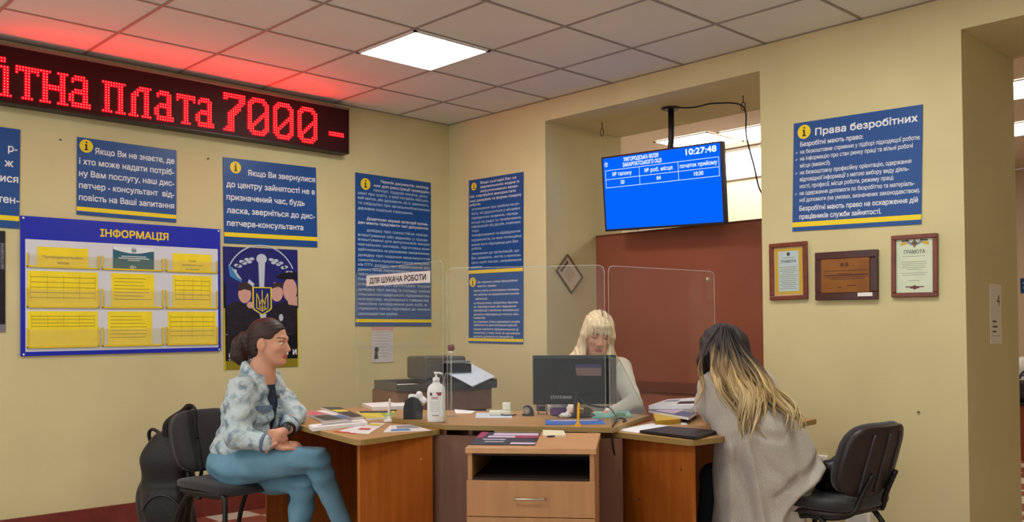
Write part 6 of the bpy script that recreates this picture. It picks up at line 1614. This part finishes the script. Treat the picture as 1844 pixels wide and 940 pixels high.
# monitor seen from the back
mb_ = onZ(1038, 750, CZ); DM = float((mb_ - CAM_LOC) @ FWD)
mt = thing('monitor', mb_, 'black computer monitor seen from the back on the middle desk', 'monitor')
c_m = at(1035, 684, DM - .03); mf = Fr(c_m, RH, UP); hw, hh = 75 * DM / FOC, 44 * DM / FOC
if mf.w @ FH > 0: mf.w = -mf.w
M_mon = mat('monitor_black', (14, 15, 16), .35, spec=.4); M_monrim = mat('monitor_rim', (46, 56, 56), .25)
m = MB(mf); m.box(-hw, hw, -hh, hh, -.028, -.008); m.build('bezel', M_monrim, mt, bevel=.004)
m = MB(mf); P = [(-hw + .003, -hh + .003), (hw - .003, -hh + .003), (hw - .003, hh - .016), (-hw + .003, hh - .016)]; m.prism(P, -.0078, .004); bk = m.build('back_cover', M_mon, mt, bevel=.004)
m = MB(mf); m.box(-hw * .45, hw * .62, -hh * .55, hh * .6, .0045, .018); m.build('back_bulge', M_mon, mt, bevel=.003)
m = MB(mf); m.box(-hw + .012, hw - .012, -hh + .014, hh - .012, -.0295, -.0282); m.build('screen', mat('monitor_screen', (70, 90, 120), .2), mt)
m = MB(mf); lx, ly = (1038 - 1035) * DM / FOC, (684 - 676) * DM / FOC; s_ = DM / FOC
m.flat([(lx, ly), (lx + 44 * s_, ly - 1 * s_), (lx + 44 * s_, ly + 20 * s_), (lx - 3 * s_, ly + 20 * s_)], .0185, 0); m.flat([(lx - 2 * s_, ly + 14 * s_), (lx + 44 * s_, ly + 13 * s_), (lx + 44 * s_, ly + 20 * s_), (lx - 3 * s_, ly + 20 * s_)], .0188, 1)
m.build('rear_reflection', [mat('rear_reflection_pink', (112, 88, 84), .3), mat('rear_reflection_violet', (58, 48, 84), .3)], mt)  # pinkish reflection on the glossy back, painted as flat coloured patches
m = MB(mf); 
for k in range(5): m.rect((-44 + k * 4.2) * s_, -33 * s_, (-41 + k * 4.2) * s_, -27 * s_, .0185, 0)
m.rect(-23 * s_, -33 * s_, -6 * s_, -28 * s_, .0185, 0); m.build('rear_marks', mat('rear_marks_grey', (112, 112, 110), .4), mt)
m = MB(mf); cx_ = (1037 - 1035) * s_; m.box(cx_ - .014, cx_ + .014, -hh - .06, -hh * .5, .004, .022); m.build('neck', M_blk, mt, bevel=.004)
m = MB(); m.lathe([(.001, CZ + .0006), (.098, CZ + .0006), (.10, CZ + .006), (.09, CZ + .012), (.03, CZ + .018), (.001, CZ + .018)], mb_[0], mb_[1], n=36); m.build('foot', M_blk, mt, smooth=False)
m = MB(); m.tube(curve_pts([at(1042, 714, DM - .05), at(1055, 727, DM - .07), at(1080, 733, DM - .09), at(1097, 734, 4.85), at(1108, 748, 4.70), onZ(1110, 757, CZ + .006), onZ(1104, 766, CZ + .006), at(1102, 775, 4.27), at(1103, 800, 4.27), at(1110, 830, 4.30), at(1120, 856, 4.34)], 90), .0045, n=7); tag(m.build('monitor_cable', M_blk, smooth=True), 'black cable running from the monitor over the desk edge', 'cable')
m = MB(); m.tube(curve_pts([onZ(1108, 757, CZ + .006), onZ(1118, 753, CZ + .012), onZ(1127, 757, CZ + .006), onZ(1122, 759, CZ + .005)], 24), .004, n=7); tag(m.build('short_cable', M_blk, smooth=True), 'short loop of black cable beside the monitor cable', 'cable')

# drawer pedestal
lay('poster_sheet', 'dark blue and magenta leaflet on top of the drawer pedestal', 'leaflet', [(867, 778), (974, 779), (963, 801), (846, 800)], .7505, .003, mat('leaflet_navy', (40, 44, 66), .4), None,
    [(rc(0, .0, .12, .5), P_mag), (rc(.24, .08, .98, .28), P_lilac), (rc(.18, .32, .62, .48), P_lilac), (rc(.62, .3, 1, .5), P_mag), (rc(.14, .6, .5, .68), P_lilac), (rc(.2, .76, .5, .86), P_grey), (rc(.62, .86, 1, 1), P_lilac)])
lay('note_block', 'block of yellowish note paper on the drawer pedestal', 'note pad', [(977, 774), (1015, 775), (1019, 783), (978, 784)], .7505, .010, mat('note_paper', (220, 212, 182), .7, var=.05, scale=30))
a, c = onZ(985, 786, .756), onZ(1019, 784, .756); m = MB(); m.tube([a, a * .9 + c * .1, c], [.002, .004, .004], n=8); tag(m.build('pen', P_purple, smooth=True), 'thin dark pen lying against the note block', 'pen')
# right desk
lay('paper_sheet', 'loose white sheets on the right desk in front of the clerk', 'paper', [(1111, 774), (1174, 762), (1219, 769), (1150, 779)], .7505, .003, M_paper)
lay('folder', 'black folder lying on the near corner of the right desk', 'folder', [(1152, 775), (1202, 767), (1294, 775), (1254, 787)], .754, .010, mat('folder_black', (24, 24, 26), .45), None, [(rc(.7, .55, .8, .7), P_dark)])
lay('book', 'thick yellow book under the papers on the right desk', 'book', [(1176, 744), (1229, 749), (1226, 754), (1181, 758)], .7505, .022, mat('book_yellow', (212, 178, 50), .5), None, None, mat('book_pages', (176, 138, 40), .6))
lay('folder', 'blue-grey folder lying on the yellow book', 'folder', [(1168, 739), (1215, 730), (1262, 738), (1240, 752)], .7735, .012, mat('folder_blue', (92, 100, 134), .5), 'folders and papers on the right desk', [(rc(.1, .1, .7, .6), P_lilac), (rc(.5, .6, .95, .9), P_grey)], M_paper)
lay('paper_stack', 'pile of white papers on top of the blue-grey folder', 'papers', [(1202, 719), (1262, 715), (1262, 729), (1168, 730)], .788, .022, M_paper, None, [(rc(.5, .5, .98, .85), P_dark), (rc(.1, .2, .45, .5), P_grey)])
lay('paper_scrap', 'small white slip beside the elbow on the right desk', 'paper', [(1226, 760), (1237, 760), (1238, 764), (1227, 765)], .7505, .002, M_paper)

# ================================================================== CLEAR SCREENS ON THE DESKS
M_acr = clear_sheet('clear_acrylic', (.985, .99, .992), .012, .02); M_acrb = clear_sheet('clear_acrylic_fin', (.90, .94, .98), .09, .02, (.6, .70, .82)); M_acre = clear_sheet('acrylic_edge', (.96, .98, .97), .26, .1, (.78, .80, .76))
def screen_sheet(p, q_, z0, z1, label, fin=None, r=.03):
    p = np.array(p[:2]); q_ = np.array(q_[:2]); L_ = np.linalg.norm(q_ - p); d_ = (q_ - p) / L_
    f = Fr((p[0], p[1], z0), (d_[0], d_[1], 0), (0, 0, 1)); h_ = z1 - z0
    t = thing('acrylic_screen', f(L_ / 2, 0, 0), label, 'clear screen', 'clear acrylic screens on the desks')
    P = [(0, .001), (L_, .001)] + [(L_ - r + r * math.cos(a), h_ - r + r * math.sin(a)) for a in np.linspace(0, math.pi / 2, 7)] + [(r + r * math.cos(a), h_ - r + r * math.sin(a)) for a in np.linspace(math.pi / 2, math.pi, 7)]
    MB(f).prism(P, -.002, .002).build('sheet', M_acr, t)
    m = MB(f); path = [(x, y, 0) for x, y in P[1:]] + [(0, .001, 0)]
    m.tube(path, .0018, n=6); m.build('polished_edge', M_acre, t, smooth=True)
    return t, f, L_, h_
sA0 = onZ(801, 763, CZ)[:2]; dA = onZ(706, 750, CZ)[:2] - sA0; dA /= np.linalg.norm(dA)
sA1 = sA0 + dA * .90
tA, fA, LA, hA = screen_sheet(sA1, sA0 + dA * .012, CZ + .0005, 1.565, 'clear screen on the left that carries the white paper strip')
sB0, sB1 = onZ(806, 764, CZ)[:2], onZ(1091, 767, CZ)[:2]
tB, fB, LB, hB = screen_sheet(sB0, sB1, CZ + .0005, 1.525, 'clear screen along the front of the middle desk before the monitor')
sC0, sC1 = onZ(1098, 765, CZ)[:2], at(1289, 740, 4.88)[:2]
tC, fC, LC, hC = screen_sheet(sC0, sC1, CZ + .0005, 1.525, 'clear screen on the right with a small round fixing near its corner')
m = MB(); e0, e1 = onZ(1099, 762, CZ), onZ(1166, 747, CZ); d_ = (e1 - e0)[:2]; Lf = np.linalg.norm(d_); ff = Fr((e0[0], e0[1], CZ + .001), (d_[0], d_[1], 0), (0, 0, 1))
MB(ff).prism([(0, 0), (Lf, 0), (Lf * .25, .30), (0, .32)], -.002, .002).build('side_fin', M_acrb, tC)
m = MB(ff); m.tube([(Lf, 0, 0), (Lf * .25, .30, 0)], .0022, n=6); m.build('fin_edge', M_acre, tC, smooth=True)
f3_ = Fr((*onZ(803, 762, CZ)[:2], CZ + .001), (*dA * .8 + np.array([FH[0], FH[1]]) * .75,0), (0, 0, 1))
MB(f3_).prism([(0, 0), (.26, 0), (.0, .24)], -.002, .002).build('side_fin', M_acr, tB); m = MB(f3_); m.tube([(.26, 0, 0), (0, .24, 0)], .0022, n=6); m.build('fin_edge', M_acre, tB, smooth=True)
m = MB(Fr(fC(LC * .93, hC - .045, .003), fC.u, fC.v, fC.w)); m.lathe([(.001, 0), (.014, 0), (.014, .004), (.008, .008), (.001, .008)], n=18); m.build('fixing', M_steel, tC)
# paper strip on the left screen
def on_plane(x, y, f): d = ray(x, y); return CAM_LOC + d * (((f.o - CAM_LOC) @ f.w) / (d @ f.w))
wv = fA.w if fA.w @ (CAM_LOC - fA.o) > 0 else -fA.w
c4 = [on_plane(*p, fA) + wv * .0035 for p in ((661, 496), (776, 488), (661, 516), (776, 508))]
uu_ = nz((c4[1] - c4[0]) + (c4[3] - c4[2])); vv_ = (c4[0] - c4[2]) + (c4[1] - c4[3]); ws = (np.linalg.norm(c4[1] - c4[0]) + np.linalg.norm(c4[3] - c4[2])) / 2; hs_ = np.linalg.norm(vv_) / 2
fs = Fr(sum(c4) / 4, uu_, vv_); fs.o = fs.o - fs.u * ws / 2 - fs.v * hs_ / 2
t = thing('paper_strip', fs(ws / 2, 0, 0), 'white paper strip reading ДЛЯ ШУКАЧА РОБОТИ on the left clear screen', 'paper strip')
MB(fs).box(0, ws, 0, hs_, 0, .001).build('strip', mat('strip_paper', (226, 218, 216), .6), t)
m = MB(fs); text(m, 'ДЛЯ ШУКАЧА РОБОТИ', ws * .06, hs_ * .24, hs_ * .5, .0016, 0, 'L', ws * .88, .035); m.build('lettering', mat('strip_ink', (44, 30, 34), .6), t)
# thin rod with a knob behind the bottle
rb_ = onZ(813, 750, CZ); DR = float((rb_ - CAM_LOC) @ FWD)
t = thing('knobbed_rod', rb_, 'thin clear rod topped by a red-brown knob behind the sanitizer bottle', 'rod')
m = MB(); m.tube([rb_ + UP * .001, rb_ + UP * .004], .03, n=20); m.build('foot', M_acre, t)
zk = at(812, 628, DR)[2]; m = MB(); m.tube([rb_ + UP * .0045, np.array([rb_[0], rb_[1], zk - .03])], .0035, n=8); m.build('rod', M_acre, t, smooth=True)
m = MB(); m.lathe([(.001, zk - .03), (.006, zk - .03), (.014, zk - .018), (.014, zk - .012), (.001, zk - .012)], rb_[0], rb_[1], n=16); m.build('collar', mat('collar_white', (220, 216, 204), .4), t, smooth=True)
m = MB(); m.lathe([(.001, zk - .0115), (.014, zk - .0115), (.019, zk), (.019, zk + .012), (.012, zk + .022), (.001, zk + .024)], rb_[0], rb_[1], n=18); m.build('knob', mat('knob_red_brown', (104, 48, 40), .35), t, smooth=True)

# ================================================================== SEEN THROUGH THE DOORWAY AT RIGHT
cq = at(1843, 780, 8.55); cq[2] = 0
t = thing('low_counter', cq, 'low red-brown counter in the room beyond the doorway', 'counter'); cf2 = Fr(cq, RH, FH, UP)
MB(cf2).box(-.06, .9, 0, .5, 0, .50).build('body', mat('counter_red_brown', (140, 66, 46), .5), t, bevel=.005)
MB(cf2).box(-.07, .92, -.02, .52, .5005, .525).build('top', M_blk, t, bevel=.003)
b2 = cq + UP * .526; t = thing('dark_bag', b2, 'dark bag on the low counter beyond the doorway', 'bag')
q = Soft(b2 - .3, b2 + .45, .012); q.brick(b2 + UP * .10 + RH * .10 + FH * .12, (.15, .08, .10), (RH, FH, UP), .05, .02); q.build('bag_body', mat('bag_dark', (44, 36, 38), .6), t)
m = MB(); c_ = b2 + UP * .19 + RH * .10 + FH * .12; m.tube([c_ + RH * .08 * math.cos(a) + UP * .06 * math.sin(a) for a in np.linspace(0, math.pi, 12)], .008, n=6); m.build('bag_handle', M_blk, t, smooth=True)
wb = at(1839, 672, 8.80); t = thing('printed_bag', wb * np.array([1, 1, 0]) + UP * .53, 'white bag with red and black print behind the dark bag beyond the doorway', 'bag'); wf2 = Fr(wb * np.array([1, 1, 0]) + UP * .53, RH, UP)
q = Soft(wf2.o - .3, wf2.o + .6, .014); q.brick(wf2.o + UP * .17 + RH * .08 + FH * .1, (.14, .07, .19), (RH, FH, UP), .05, .02); q.blob(wf2.o + UP * .36 + RH * .08 + FH * .1, (.10, .06, .05), (RH, FH, UP), .03); q.build('bag_body', mat('bag_white', (226, 224, 222), .5), t)
m = MB(Fr(wf2.o + RH * .08 + FH * .026, RH, UP)); m.rect(-.12, .11, .12, .15, 0, 0); m.ring(0, .2, .07, .09, .0, 1, 24, 0, math.pi); m.rect(-.1, .07, .1, .095, 0, 1); m.build('print', [P_red, P_dark], t)
q0 = onY(1838, 528, 5.995); hp = q0 + RH * .15
t = thing('blue_sign', hp, 'small blue sign on the far wall beyond the doorway', 'sign'); f = Fr(q0, (1, 0, 0), (0, 0, 1))
MB(f).box(0, .5, 0, .16, 0, .005).build('panel', M_blue, t); m = MB(f); m.rect(.03, .1, .4, .12, .0055); m.rect(.03, .05, .4, .07, .0055); m.build('print', M_ink, t)
